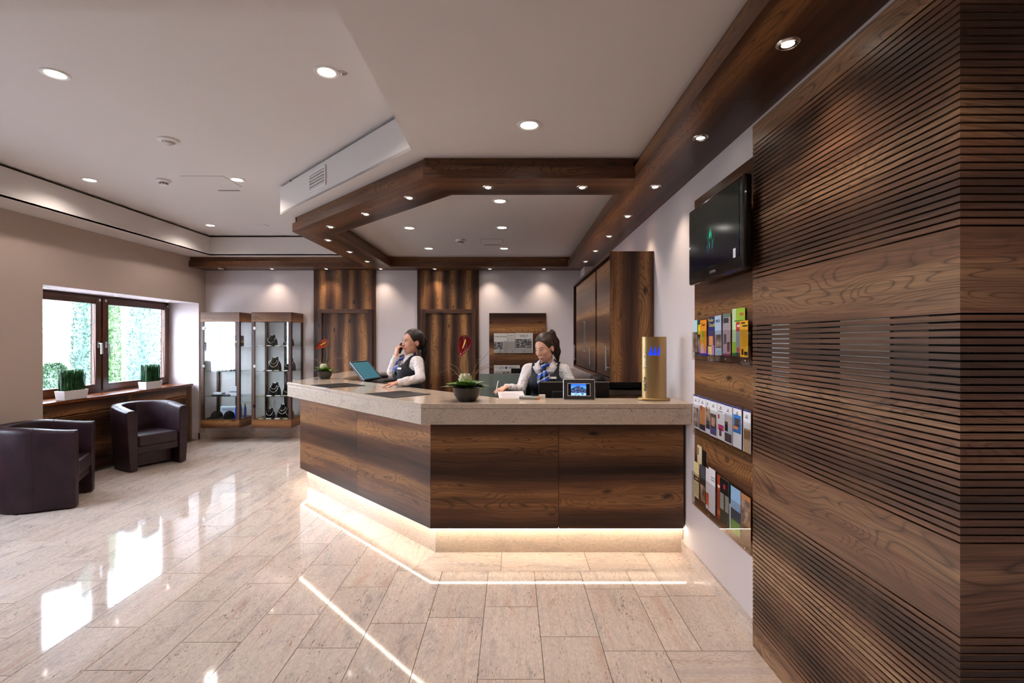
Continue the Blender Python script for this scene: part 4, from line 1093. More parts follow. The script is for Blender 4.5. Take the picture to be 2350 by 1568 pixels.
mb = MB(); mb.box(-.022, .022, -.06, -.015, .022, .0235); mb.build('display', col('#5b6468', .2), ct)
mb = MB(); mb.box(-.0335, .0335, -.0765, -.06, .004, .018); mb.build('edge', col('#d9772a', .4), ct)
nbx = thing('note_block', 'small white note block beside the card terminal', 'note block', (.225, 3.62, HT))
mb = MB(); mb.box(-.022, .022, -.022, .022, 0, .03); mb.build('paper', col('#e6e2da', .7), nbx)
mb = MB(); mb.box(-.0225, .0225, -.0225, .0225, .006, .009); mb.build('glued_edge', col('#c9b8a8', .7), nbx)
pr = thing('printer', 'flat black printer on the side counter under the wall cupboard', 'printer', (.98, 4.66, 1.09))
mb = MB(); mb.box(-.2, .2, -.2, .2, 0, .10); mb.build('body', col('#0a0a0b', .4), pr, bevel=.015)
mb = MB(); mb.box(-.17, .17, -.16, .16, .098, .108); mb.build('lid', col('#141416', .25), pr, bevel=.004)
mb = MB(); mb.box(-.13, .13, -.26, -.19, .02, .03); mb.build('paper_tray', col('#141416', .4), pr)

# ------------------------------------------------------------------ flower bowls
def leaf_mesh(mb, base, dirv, L_, W_, droop=.4, fold=.25, mat=0, n=6, side=None, blunt=False):
    dirv = Vector(dirv).normalized(); base = Vector(base)
    s_ = dirv.cross(Vector((0, 0, 1)))
    if s_.length < .05: s_ = Vector((1, 0, 0))
    s_.normalize()
    if side is not None: s_ = Vector(side).normalized()
    nrm_ = s_.cross(dirv)
    rows = []
    for i in range(n + 1):
        t = i / n
        wv_ = W_ * math.sin(PI * min(1, .06 + t * .94) ** .8) * (1 if i < n else .02)
        if blunt: wv_ = W_ * math.sin(PI * (.14 + .66 * t))
        c = base + dirv * L_ * t + Vector((0, 0, -1)) * droop * L_ * t * t
        up_ = nrm_ * fold * wv_
        rows.append([c - s_ * wv_ + up_, c, c + s_ * wv_ + up_])
    for i in range(n):
        for j in range(2):
            mb.face([rows[i][j], rows[i][j + 1], rows[i + 1][j + 1], rows[i + 1][j]], mat)
M_BOWL = col('#322d27', .30, noise=.75, nscale=16)
def leafmat(name, a, b_c):
    m, N, L, b = newmat(name); g = NT(N, L); tc = N.new('ShaderNodeTexCoord')
    L.new(g.mix(g.sm(g.noise(tc.outputs['Object'], 18.0, 3.0), .35, .65), lin(a), lin(b_c)), b.inputs['Base Color']); b.inputs['Roughness'].default_value = .3; return m
M_LEAF = leafmat('leaf_green', '#2f6321', '#7fae3a'); M_LEAF2 = leafmat('leaf_dark', '#20481d', '#4d8033')
M_SPA = col('#86152a', .14, coat=.6, noise=.3, nscale=25); M_SPA2 = col('#99301c', .14, coat=.6, noise=.3, nscale=25)
M_CREAM = col('#f2ead6', .55); M_YEL = col('#e2b24a', .5); M_TWIG = col('#8a6a48', .7); M_STEM = col('#4d6a3e', .5)
def arrangement(label, loc, r, h, seed, sp_at, sp_dir, sp_side, sp_len, spm, nleaf, twig):
    rnd = random.Random(seed)
    t = thing('flower_bowl', label, 'flower arrangement', loc)
    mb = MB(); mb.lathe([(.001, .0), (r * .55, .0), (r * .62, .006), (r * .88, h * .45), (r, h), (r * .93, h), (r * .82, h * .5), (r * .5, .02), (.001, .018)], 32); mb.build('bowl', M_BOWL, t, smooth=True, sharp=60)
    mb = MB(); mb.lathe([(.001, h * .82), (r * .6, h * .80), (r * .9, h * .74)], 20); mb.build('soil', col('#2a2018', .9), t)
    for k in range(nleaf):
        a = 2 * PI * k / nleaf + rnd.uniform(-.25, .25)
        L_ = r * rnd.uniform(1.15, 1.7); el = rnd.uniform(.12, .75)
        mb = MB(); leaf_mesh(mb, (r * .3 * math.cos(a), r * .3 * math.sin(a), h * .98), (math.cos(a), math.sin(a), el), L_, r * rnd.uniform(.36, .50), rnd.uniform(.12, .38), .2)
        mb.build('leaf', M_LEAF if k % 3 else M_LEAF2, t, smooth=True)
    # white blossom: layered petals
    c = Vector((-.01, -r * .2, h * 1.32))
    bl = None
    mb = MB(); mb.ell((c.x, c.y, c.z + .022), (r * .30, r * .28, r * .26), 14, 8); bl = mb.build('white_blossom', M_CREAM, t, smooth=True)
    for ring_, (n_, rr, el, ln__) in enumerate(((10, .14, .30, .34), (9, .12, .8, .36), (7, .10, 1.7, .36))):
        for k in range(n_):
            a = 2 * PI * k / n_ + ring_ * .4
            mb = MB(); leaf_mesh(mb, (c.x + r * rr * math.cos(a), c.y + r * rr * math.sin(a), c.z + .004 * ring_), (math.cos(a), math.sin(a), el), r * ln__, r * .21, -.75, -.35, n=5, blunt=True)
            mb.build('petal', M_CREAM, bl, smooth=True)
    # flamingo flower on a tall stem
    sp = Vector(sp_at); sd_ = Vector(sp_dir).normalized()
    mb = MB(); pts = []
    for i in range(9):
        q = i / 8; p0 = Vector((.0, .0, h * .8)); pts.append(p0.lerp(sp, q) + Vector((.012 * math.sin(q * PI), 0, 0)))
    mb.tube(pts, .0035, 6); mb.build('stem', M_STEM, t, smooth=True)
    sv = Vector(sp_side).normalized(); nv = sv.cross(sd_).normalized()
    if nv.y > 0: nv = -nv
    mb = MB(); rows = []; n = 9
    for i in range(n + 1):
        q = i / n
        wd = sp_len * .31 * (math.sin(PI * q ** .62)) ** .75 if 0 < i < n else .001
        c_ = sp + sd_ * sp_len * (q - .12) - nv * .012 * math.sin(q * PI)
        rows.append([c_ + sv * wd * s_ + nv * (.016 * s_ * s_) + sd_ * (-.016 * (1 - q) * abs(s_)) for s_ in (-1, -.55, 0, .55, 1)])
    for i in range(n):
        for j in range(4): mb.face([rows[i][j], rows[i][j + 1], rows[i + 1][j + 1], rows[i + 1][j]])
    spa = mb.build('spathe', spm, t, smooth=True, sharp=80)
    mb = MB(); mb.tube([sp - sd_ * .0 + nv * .004, sp + sd_ * sp_len * .2 + nv * .018, sp + sd_ * sp_len * .48 + nv * .026], [.0045, .0055, .003], 8); mb.build('spadix', M_YEL, spa, smooth=True)
    for k, (ax, ay, hh, curl) in enumerate(twig):
        mb = MB(); pts = []
        for i in range(11):
            q = i / 10
            pts.append((ax * q ** 1.2 + .010 * math.sin(q * 9 + k), ay * q, h * .85 + hh * (q - curl * q ** 3) + .004 * math.sin(q * 14 + k)))
        mb.tube(pts, [.0030 - .0022 * i / 10 for i in range(11)], 5); mb.build('twig', M_TWIG, t, smooth=True)
    for k in range(5):
        a = rnd.uniform(0, 2 * PI); mb = MB()
        leaf_mesh(mb, (.02 * math.cos(a), .02 * math.sin(a), h * .8), (math.cos(a) * .35, math.sin(a) * .35, 1), r * rnd.uniform(1.4, 2.0), .006, .15, .1, n=5)
        mb.build('grass_blade', M_LEAF2, t, smooth=True)
arrangement('dark stone bowl with red anthurium and white blossom at the counter corner', (-.325, 3.50, HT), .104, .098, 3,
            (-.012, .02, .44), (-.32, -.30, -.95), (.80, .15, -.35), .155, M_SPA, 15,
            ((.16, -.02, .33, .15), (.20, .03, .30, .35), (-.16, .02, .33, .5), (-.10, -.02, .20, .5), (.10, .02, .27, .1), (-.02, 0, .52, .0), (.07, -.04, .18, .1), (-.22, .02, .34, .75), (.28, .0, .36, .7)))
arrangement('smaller dark bowl with orange anthurium at the far end of the counter', (-2.125, 5.52, HT), .085, .088, 8,
            (.012, .0, .415), (-.85, -.25, -.52), (.30, .1, -.75), .150, M_SPA2, 12,
            ((.10, 0, .22, .2), (-.10, 0, .27, .45), (.18, .02, .32, .5), (-.02, 0, .52, 0), (.05, 0, .42, .0), (.12, .02, .16, .2), (-.18, .02, .3, .6), (.30, 0, .36, .75)))
mb = MB(); mb.lathe([(.001, 0), (.03, 0), (.05, .06), (.046, .06), (.028, .006), (.001, .006)], 20); o = one(mb, 'water_bowl', col('#31456e', .15), 'small blue glazed dish behind the orange anthurium bowl', 'dish', smooth=True, loc=(-2.215, 5.66, HT))

# ------------------------------------------------------------------ window sill, radiator cover, planters
sl_ = MB(); sl_.box(-5.345, -4.94, N1[0] + .005, N1[1] - .03, .835, .868, g=1)
one(sl_, 'window_sill', wood('sill_wood', '#4a2413', '#7a4324', '#a9683c', P=.4, rough=.22, bandw=.5, seed=3.0), 'glossy brown wooden sill under the window', 'window sill', bevel=.004)
rc = thing('radiator_cover', 'dark slatted wooden radiator cover under the sill', 'radiator cover', (0, 0, 0))
for a, b_ in ((N1[0] + .005, N1[0] + .09), (N1[1] - .15, N1[1] - .03), (6.22, 6.34)):
    mb = MB(); mb.box(-5.0, -4.965, a, b_, .0, .835, g=2); mb.build('post', W_CAB, rc)
for a, b_ in ((N1[0] + .09, 6.22), (6.34, N1[1] - .15)):
    mb = MB(); mb.box(-4.995, -4.968, a, b_, .70, .835, g=1); mb.build('top_rail', W_CAB, rc)
    for k in range(26):
        mb = MB(); mb.box(-4.99, -4.972, a, b_, .09 + k * .0232, .09 + k * .0232 + .0165, g=1); mb.build('slat', W_CAB, rc)
    mb = MB(); mb.box(-5.01, -5.003, a, b_, .0, .83); mb.build('backing', W_CAB, rc)
    mb = MB(); mb.box(-4.995, -4.968, a, b_, .0, .08, g=1); mb.build('bottom_rail', W_CAB, rc)
mb = MB()
for k in range(3): mb.box(-4.94 + k * .018, -4.932 + k * .018, 4.9, 6.6, .0, .006, g=1)
one(mb, 'floor_grating', M_STEEL, 'narrow metal floor grating before the radiator cover', 'grating')
def planter(label, x, y, L_, Wd, H_):
    t = thing('planter', label, 'planter', (x, y, .868), rotz=R(90))
    mb = MB()
    def rr(l, w_, z): return [(-l / 2, -w_ / 2, z), (l / 2, -w_ / 2, z), (l / 2, w_ / 2, z), (-l / 2, w_ / 2, z)]
    mb.rings([rr(L_ * .92, Wd * .85, 0), rr(L_, Wd, H_), rr(L_ * .95, Wd * .88, H_), rr(L_ * .9, Wd * .8, H_ * .5)]); mb.build('box', col('#e2dcdc', .5), t, bevel=.003)
    mb = MB(); mb.box(-L_ * .45, L_ * .45, -Wd * .4, Wd * .4, H_ * .55, H_ * .85); mb.build('soil', col('#2a2620', .9), t)
    mb = MB(); rnd = random.Random(int(y * 100))
    for k in range(700):
        px, py = rnd.uniform(-L_ * .43, L_ * .43), rnd.uniform(-Wd * .36, Wd * .36); hh = H_ * .8 + rnd.uniform(.20, .255)
        a = rnd.uniform(0, PI); w_ = .0022; dx, dy = rnd.uniform(-.006, .006), rnd.uniform(-.006, .006)
        ca, sa = math.cos(a) * w_, math.sin(a) * w_
        mb.face([(px - ca, py - sa, H_ * .8), (px + ca, py + sa, H_ * .8), (px + ca * .8 + dx, py + sa * .8 + dy, hh), (px - ca * .8 + dx, py - sa * .8 + dy, hh)])
    tag(mb.build('grass', leafmat('reed_%d' % int(y), '#143a1c', '#2f6a35'), t), kind='stuff')
planter('white trough of upright green grass on the sill before the far sash', -5.0, 6.72, .31, .115, .105)
planter('white trough of upright green grass on the sill before the near sash', -5.0, 5.52, .31, .115, .105)

# ------------------------------------------------------------------ leather tub chairs
m, N, L, b = newmat('leather'); g = NT(N, L); tc = N.new('ShaderNodeTexCoord')
nl = g.noise(tc.outputs['Object'], 9.0, 3.0, .5)
L.new(g.mix(g.sm(nl, .3, .7), lin('#23121a'), lin('#301b24')), b.inputs['Base Color'])
bp = N.new('ShaderNodeBump'); bp.inputs['Strength'].default_value = .08; bp.inputs['Distance'].default_value = .003
L.new(g.noise(tc.outputs['Object'], 260.0, 2.0), bp.inputs['Height']); L.new(bp.outputs[0], b.inputs['Normal'])
b.inputs['Roughness'].default_value = .44; b.inputs['Specular IOR Level'].default_value = .28; M_LEATHER = m
def tub_chair(label, x, y, rz):
    t = thing('tub_chair', label, 'armchair', (x, y, 0), rotz=rz)
    HB, HA, TH = .765, .715, .058
    path = []
    for i in range(5): path.append((-.275, -.31 + .30 * i / 4, -1, 0))
    for i in range(1, 16):
        a = PI - PI * i / 16; path.append((.275 * math.cos(a), -.01 + .29 * math.sin(a), math.cos(a), math.sin(a)))
    for i in range(5): path.append((.275, -.01 - .30 * i / 4, 1, 0))
    rs = []
    for k, (px, py, nx, ny) in enumerate(path):
        q = max(0, min(1, (py + .31) / .45)); H = HA + (HB - HA) * (q * q * (3 - 2 * q))
        nl_ = math.hypot(nx, ny); nx, ny = nx / nl_, ny / nl_
        prof = [(TH * .55, .012), (TH * .80, .25), (TH * 1.05, .50), (TH * 1.25, H - .05), (TH * 1.18, H - .02), (TH * .8, H - .004), (TH * .3, H), (-TH * .3, H - .001), (-TH * .72, H - .012), (-TH * .85, H - .04), (-TH * .85, .45), (-TH * .85, .012)]
        rs.append([(px + nx * o_, py + ny * o_, z) for o_, z in prof])
    mb = MB(); mb.rings(rs); mb.build('shell', M_LEATHER, t, smooth=True, sharp=48, bevel=.008)
    mb = MB(); mb.box(-.222, .222, -.305, .20, .275, .415); mb.build('seat_cushion', M_LEATHER, t, bevel=.028, seg=4)
    mb = MB(); mb.box(-.225, .225, -.285, -.245, .20, .285); mb.build('front_rail', M_LEATHER, t, bevel=.006)
    mb = MB(); mb.box(-.215, .215, -.15, .2, .03, .27); mb.build('seat_base', M_LEATHER, t)
    for sx in (-.28, .28):
        for sy in (-.25, .1):
            mb = MB(); mb.lathe([(.001, 0), (.018, 0), (.018, .014), (.001, .014)], 12, M=Matrix.Translation((sx * .95, sy, 0))); mb.build('foot', col('#0c0a0a', .5), t)
    for k in (4, 12, 20):
        r_ = rs[min(k, len(rs) - 1)]
        mb = MB(); mb.tube([Vector(p) * 1.0 for p in r_[0:12]], .0022, 5); mb.build('seam', col('#1d1115', .5), t)
    return t
# front normal given by its floor marks
tub_chair('dark brown leather tub chair with its back to the room', -4.40, 4.56, math.atan2(.877, -.48))
tub_chair('dark brown leather tub chair facing the counter, close to the radiator cover', -4.545, 6.03, math.atan2(.88, .46))

# ------------------------------------------------------------------ hanging glass showcases
M_VELVET = col('#0d0c0e', .85); M_SILVER = col('#d9d4cc', .25, .9); M_CARD = col('#e8e4de', .7)
SHZ = (1.45, 1.075, .695)
def showcase(label, x0, x1, y0=7.29, y1=YB - .002, z0=.22, z1=1.96):
    t = thing('glass_showcase', label, 'showcase', (0, 0, 0))
    mb = MB(); mb.box(x0, x1, y0, y1, z0, .35, g=0); mb.build('base_box', W_CAB, t)
    mb = MB(); mb.box(x0, x1, y0, y1, 1.82, z1, g=0); mb.build('top_box', W_CAB, t)
    for (a, b_, c, d) in ((x0, x0 + .045, y0 + .004, y0 + .03), (x1 - .04, x1, y0 + .002, y0 + .045), (x1 - .03, x1, y1 - .03, y1), (x0, x0 + .03, y1 - .03, y1), ((x0 + x1) / 2 + .0, (x0 + x1) / 2 + .045, y1 - .02, y1)):
        mb = MB(); mb.box(a, b_, c, d, .35, 1.82, g=2); mb.build('post', W_FRAME, t)
    mb = MB(); mb.box(x0 + .045, x1 - .04, y0 + .008, y0 + .013, .352, 1.818); door = mb.build('glass_door', M_GLASS, t)
    for z in (.55, 1.15, 1.72):
        mb = MB(); mb.box(x0 + .03, x0 + .062, y0 - .003, y0 + .008, z - .02, z + .02); mb.build('hinge', M_CHROME, door)
    mb = MB(); mb.box(x1 - .012, x1 - .007, y0 + .045, y1 - .03, .352, 1.818); mb.build('side_pane', M_GLASS, t)
    mb = MB(); mb.box(x0 + .007, x0 + .012, y0 + .03, y1 - .03, .352, 1.818); mb.build('side_pane', M_GLASS, t)
    for z in SHZ:
        mb = MB(); mb.box(x0 + .015, x1 - .015, y0 + .02, y1 - .02, z - .008, z); mb.build('glass_shelf', thin_glass('shelf_glass', (.85, .93, .91), 1.0) if 'shelf_glass' not in bpy.data.materials else bpy.data.materials['shelf_glass'], t)
    return t
showcase('dark wood hanging glass showcase with caps and small boxes', -4.675, -4.093)
showcase('dark wood hanging glass showcase full of necklace busts', -3.91, -3.315)
def bust_mesh():
    mb = MB(); rs = []
    for (w_, dpt, z, yo) in ((.085, .030, 0, 0), (.088, .034, .03, 0), (.080, .036, .08, .004), (.066, .034, .11, .006), (.046, .030, .135, .008), (.040, .026, .155, .010), (.041, .024, .175, .012), (.034, .018, .18, .012)):
        rs.append([(w_ * math.cos(2 * PI * k / 18), dpt * math.sin(2 * PI * k / 18) + yo, z) for k in range(18)])
    mb.rings(rs); return mb
BM = bust_mesh().build('proto', M_VELVET, smooth=True, sharp=60); bm_me = BM.data; bpy.data.objects.remove(BM)
mb = MB(); pts = []
for k in range(17):
    a = PI * (.02 + .96 * k / 16)
    pts.append((.062 * math.cos(a), -.034 - .012 * math.sin(a), .135 - .085 * math.sin(a)))
mb.tube(pts, .0034, 6); o = mb.build('proto', M_SILVER, smooth=True); nk_me = o.data; bpy.data.objects.remove(o)
mb = MB(); pts = [(p[0] * .72, p[1], .145 - (.135 - p[2]) * .62) for p in pts]
mb.tube(pts, .003, 6); o = mb.build('proto', M_SILVER, smooth=True); nk2_me = o.data; bpy.data.objects.remove(o)
def bust(label, x, y, z, sc, group=None, double=False):
    t = thing('necklace_bust', label, 'jewellery bust', (x, y, z), group=group); t.scale = (sc, sc, sc)
    obj('bust', bm_me, t); obj('necklace', nk_me, t)
    if double: obj('necklace', nk2_me, t)
    mb = MB(); mb.box(-.016, .016, -.012, -.009, .145, .185); mb.build('price_tag', M_CARD, t)
bust('black bust with silver necklace on the top glass shelf', -3.68, 7.46, 1.45, .95, 'busts on the top shelf')
bust('black bust with silver necklace on the top glass shelf', -3.43, 7.46, 1.45, .95, 'busts on the top shelf')
bust('black bust with double silver necklace on the middle shelf', -3.635, 7.45, 1.075, 1.15, None, True)
bust('large black bust with fine chain on the middle shelf', -3.432, 7.51, 1.075, 1.05)
bust('black bust with double silver necklace on the lower glass shelf', -3.635, 7.45, .695, 1.1, None, True)
bust('black bust with plain silver necklace on the lower glass shelf', -3.44, 7.47, .695, 1.0)
bust('small black bust with long necklace at the showcase bottom', -3.70, 7.44, .35, .85)
bust('large black bust with double necklace at the showcase bottom', -3.535, 7.52, .35, 1.15, None, True)
bust('small black bust beside the right pane at the showcase bottom'.replace('right ', 'side '), -3.412, 7.46, .35, .85)
rnd = random.Random(5)
for z, nm in ((1.45, 'top'), (1.075, 'middle'), (.695, 'lower'), (.35, 'bottom')):
    for k in range(4):
        x = -3.80 + k * .125 + rnd.uniform(-.01, .01)
        mb = MB(); mb.prism([(-.035, -.012), (.035, -.012), (.035, .012), (-.035, .012)], 0, .012); mb.build
        t = thing('price_card', 'small white price card on the %s level of the necklace showcase' % nm, 'price card', (x, 7.345, z), group='price cards on the %s level' % nm)
        mb.build('card', M_CARD if (k + int(z * 10)) % 3 else col('#c9b48a', .5), t)
        mb = MB()
        for j in range(3): mb.ell((-.022 + j * .022, 0, .014), (.006, .005, .004), 8, 5)
        mb.build('earring', M_SILVER, t)
# caps and goods in the other showcase
def cap(label, x, y, z, rz):
    t = thing('baseball_cap', label, 'cap', (x, y, z), rotz=rz)
    mb = MB(); rs = []
    for k in range(8):
        th = PI / 2 * k / 7; r_ = math.cos(th) + .02
        rs.append([(.088 * r_ * math.cos(2 * PI * j / 20), .098 * r_ * math.sin(2 * PI * j / 20), .02 + .105 * math.sin(th)) for j in range(20)])
    mb.rings(rs); mb.build('crown', M_VELVET, t, smooth=True)
    mb = MB(); rs = []
    for k in range(9):
        a = PI + PI * k / 8
        rs.append([(.086 * math.cos(a), .09 * math.sin(a), .028), (.092 * math.cos(a), .098 * math.sin(a) - .075 * abs(math.sin(a)), .006), (.092 * math.cos(a), .098 * math.sin(a) - .075 * abs(math.sin(a)), .002), (.086 * math.cos(a), .09 * math.sin(a), .022)])
    mb.rings(rs); mb.build('brim', M_VELVET, t, smooth=True)
    mb = MB(); mb.ell((0, 0, .127), (.008, .008, .005), 8, 5); mb.build('button', M_VELVET, t)
    return t
cap('black baseball cap at the showcase bottom, peak turned aside', -4.535, 7.465, .35, R(-35)).scale = (.85, .85, .85)
cap('black baseball cap at the showcase bottom beside the white bag', -4.345, 7.465, .35, R(20)).scale = (.85, .85, .85)
bg_ = thing('folded_bag', 'folded white and blue bag behind the black caps', 'bag', (-4.40, 7.60, .35))
mb = MB(); mb.box(-.15, .13, -.03, .03, 0, .16); mb.build('body', col('#d8dae6', .6), bg_, bevel=.015)
lettering('MARITIM', .045, Matrix.Translation((-.02, -.0315, .11)) @ PMX, col('#2f4aa0', .5), bg_)
M_BLUEG = col('#2748a8', .15)
for k in range(3):
    t = thing('blue_bottle', 'slim blue bottle at the bottom of the cap showcase', 'bottle', (-4.20 + k * .035, 7.40 + k * .06, .35), group='blue bottles in the showcase')
    mb = MB(); mb.lathe([(.001, 0), (.018, 0), (.018, .15), (.009, .175), (.009, .19)], 14); mb.build('body', M_BLUEG, t, smooth=True)
    mb = MB(); mb.lathe([(.011, .185), (.011, .21), (.001, .21)], 12); mb.build('cap', M_SILVER, t)
def gbox(name, label, cat, x, y, z, dims, c, strip_c, group=None):
    t = thing(name, label, cat, (x, y, z), group=group)
    mb = MB(); mb.box(-dims[0] / 2, dims[0] / 2, -dims[1] / 2, dims[1] / 2, 0, dims[2]); mb.build('body', col(c, .5), t, bevel=.003)
    mb = MB(); mb.box(-dims[0] / 2 - .001, dims[0] / 2 + .001, -dims[1] / 2 - .001, dims[1] / 2 + .001, dims[2] * .35, dims[2] * .5); mb.build('band', col(strip_c, .4), t)
gbox('gift_box', 'dark brown gift box with gold band on the top shelf', 'gift box', -4.20, 7.42, 1.45, (.16, .10, .16), '#20140e', '#b99a56')
gbox('booklet_pile', 'pale booklet lying on the lower shelf of the cap showcase', 'booklet', -4.47, 7.42, .695, (.13, .09, .05), '#c3c2ca', '#8a8a96')
gbox('cardboard_box', 'white packet standing on the lower shelf of the cap showcase', 'packet', -4.25, 7.43, .695, (.11, .07, .14), '#cfcdd2', '#7d8a99')
gbox('flat_case', 'flat black case lying on the lower shelf of the cap showcase', 'case', -4.40, 7.345, .695, (.26, .05, .022), '#1a191c', '#3a3a40')
for k in range(5):
    t = thing('dark_figurine', 'small dark figurine on the middle shelf of the cap showcase', 'figurine', (-4.49 + k * .065, 7.40 + .02 * (k % 2), 1.075), group='dark figurines in the showcase')
    mb = MB(); mb.lathe([(.001, 0), (.022, 0), (.02, .012), (.009, .02), (.012, .045), (.006, .06)], 12); mb.build('body', col('#1b1a1e', .3), t, smooth=True)
    mb = MB(); mb.ell((0, 0, .068), (.011, .011, .012), 10, 6); mb.build('head', col('#4a443c', .3), t, smooth=True)

# ------------------------------------------------------------------ people
class SDF:
    def __init__(s, lo, hi, h):
        s.lo = np.array(lo, float); s.h = h
        s.n = np.ceil((np.array(hi) - s.lo) / h).astype(int) + 1
        s.a = np.full(s.n, 0.3, np.float32)
    def _blk(s, lo, hi):
        i0 = np.maximum(0, np.floor((np.array(lo) - s.lo) / s.h).astype(int)); i1 = np.minimum(s.n, np.ceil((np.array(hi) - s.lo) / s.h).astype(int) + 1)
        if (i1 <= i0).any(): return None
        sl = tuple(slice(a, b_) for a, b_ in zip(i0, i1))
        ax = [s.lo[k] + s.h * np.arange(i0[k], i1[k]) for k in range(3)]
        P = np.stack(np.meshgrid(*ax, indexing='ij'), -1).astype(np.float32)
        return sl, P
    def _mix(s, sl, d, k, sub=False):
        a = s.a[sl]
        if sub:
            d = -d; h = np.clip(.5 - .5 * (d - a) / k, 0, 1) if k > 0 else None
            s.a[sl] = np.maximum(a, d) if k <= 0 else (a * h + d * (1 - h)) + k * h * (1 - h)
        else:
            if k <= 0: s.a[sl] = np.minimum(a, d); return
            h = np.clip(.5 + .5 * (a - d) / k, 0, 1)
            s.a[sl] = a * (1 - h) + d * h - k * h * (1 - h)
    def cap(s, a, b_, ra, rb, k=.015, sub=False):
        a = np.array(a, float); b_ = np.array(b_, float); m_ = max(ra, rb) + 2.5 * k + .02
        r = s._blk(np.minimum(a, b_) - m_, np.maximum(a, b_) + m_)
        if r is None: return
        sl, P = r; ab = b_ - a; t = np.clip(((P - a) @ ab) / max(1e-9, ab @ ab), 0, 1)
        d = np.linalg.norm(P - a - t[..., None] * ab, axis=-1) - (ra + (rb - ra) * t)
        s._mix(sl, d, k, sub)
    def ell(s, c, r, k=.015, Rm=None, sub=False):
        c = np.array(c, float); r = np.array(r, float); m_ = r.max() + 2.5 * k + .02
        q = s._blk(c - m_, c + m_)
        if q is None: return
        sl, P = q; X = P - c
        if Rm is not None: X = X @ np.array(Rm)          # columns are local axes
        k0 = np.linalg.norm(X / r, axis=-1); k1 = np.linalg.norm(X / (r * r), axis=-1) + 1e-9
        s._mix(sl, k0 * (k0 - 1) / k1, k, sub)
    def mesh(s):
        a = s.a; nx, ny, nz = a.shape; neg = a < 0
        c = np.zeros((nx - 1, ny - 1, nz - 1), np.int8)
        for dx in (0, 1):
            for dy in (0, 1):
                for dz in (0, 1): c += neg[dx:nx - 1 + dx, dy:ny - 1 + dy, dz:nz - 1 + dz]
        idx = np.argwhere((c > 0) & (c < 8))
        vid = np.full(c.shape, -1, np.int32); vid[tuple(idx.T)] = np.arange(len(idx))
        pos = np.zeros((len(idx), 3)); cnt = np.zeros(len(idx))
        cr = [(i, j, k) for i in (0, 1) for j in (0, 1) for k in (0, 1)]
        val = {q: a[tuple((idx + q).T)] for q in cr}
        for q in cr:
            for ax in range(3):
                if q[ax]: continue
                e = list(q); e[ax] = 1; e = tuple(e)
                v0, v1 = val[q], val[e]; x = (v0 < 0) != (v1 < 0)
                t = np.where(x, v0 / np.where(x, v0 - v1, 1), 0)
                p = np.tile(np.array(q, float), (len(idx), 1)); p[:, ax] = t
                pos += p * x[:, None]; cnt += x
        V = s.lo + (idx + pos / cnt[:, None]) * s.h
        F = []
        for ax in range(3):
            sl0 = [slice(None)] * 3; sl1 = [slice(None)] * 3; sl0[ax] = slice(0, -1); sl1[ax] = slice(1, None)
            n0, n1 = neg[tuple(sl0)], neg[tuple(sl1)]
            e = np.argwhere(n0 != n1)
            o1, o2 = (ax + 1) % 3, (ax + 2) % 3
            ok = (e[:, o1] > 0) & (e[:, o2] > 0) & (e[:, o1] < a.shape[o1] - 1) & (e[:, o2] < a.shape[o2] - 1); e = e[ok]
            q = []
            for d1_, d2_ in ((-1, -1), (0, -1), (0, 0), (-1, 0)):
                w_ = e.copy(); w_[:, o1] += d1_; w_[:, o2] += d2_; q.append(vid[tuple(w_.T)])
            q = np.stack(q, 1); fl = ~n0[tuple(e.T)]; q[fl] = q[fl][:, ::-1]
            F.append(q)
        return V, np.concatenate(F)
def sdf_obj(name, sd, mat, parent, keep=None, solid=0.0, smooth=True, origin=(0, 0, 0), relax=2):
    V, F = sd.mesh()
    # a little Laplacian relaxing keeps the surface soft
    for _ in range(relax):
        acc = np.zeros_like(V); n = np.zeros(len(V))
        for i in range(4):
            a, b_ = F[:, i], F[:, (i + 1) % 4]
            np.add.at(acc, a, V[b_]); np.add.at(acc, b_, V[a]); np.add.at(n, a, 1); np.add.at(n, b_, 1)
        V = V * .5 + .5 * acc / np.maximum(n, 1)[:, None]
    if keep is not None:
        k = keep(V); F = F[k[F].all(1)]
    V = V - np.array(origin)
    me = bpy.data.meshes.new(name); me.from_pydata(V.tolist(), [], F.tolist())
    bm = bmesh.new(); bm.from_mesh(me)
    bmesh.ops.delete(bm, geom=[v for v in bm.verts if not v.link_faces], context='VERTS')
    bmesh.ops.recalc_face_normals(bm, faces=bm.faces); bm.to_mesh(me); bm.free()
    me.materials.append(mat); me.polygons.foreach_set('use_smooth', [True] * len(me.polygons))
    o = obj(name, me, parent)
    if solid:
        md = o.modifiers.new('thick', 'SOLIDIFY'); md.thickness = solid; md.offset = 1
    return o
def rotm(yaw, pitch=0.0, roll=0.0):
    return np.array((Matrix.Rotation(yaw, 3, 'Z') @ Matrix.Rotation(pitch, 3, 'X') @ Matrix.Rotation(roll, 3, 'Y')))
m, N, L, b = newmat('skin'); b.inputs['Base Color'].default_value = lin('#d8a189'); b.inputs['Roughness'].default_value = .45
SKIN = m
def hair_mat(name, a, b_c):
    m, N, L, b = newmat(name); g = NT(N, L); tc = N.new('ShaderNodeTexCoord'); sp = N.new('ShaderNodeSeparateXYZ'); L.new(tc.outputs['Object'], sp.inputs[0])
    n_ = g.noise(g.vec(g.m('MULTIPLY', sp.outputs[0], 90.0), g.m('MULTIPLY', sp.outputs[1], 90.0), g.m('MULTIPLY', sp.outputs[2], 16.0)), 1.0, 3.0)
    L.new(g.mix(g.sm(n_, .35, .65), lin(a), lin(b_c)), b.inputs['Base Color']); b.inputs['Roughness'].default_value = .42
    bp = N.new('ShaderNodeBump'); bp.inputs['Strength'].default_value = .5; bp.inputs['Distance'].default_value = .006; L.new(n_, bp.inputs['Height']); L.new(bp.outputs[0], b.inputs['Normal']); return m
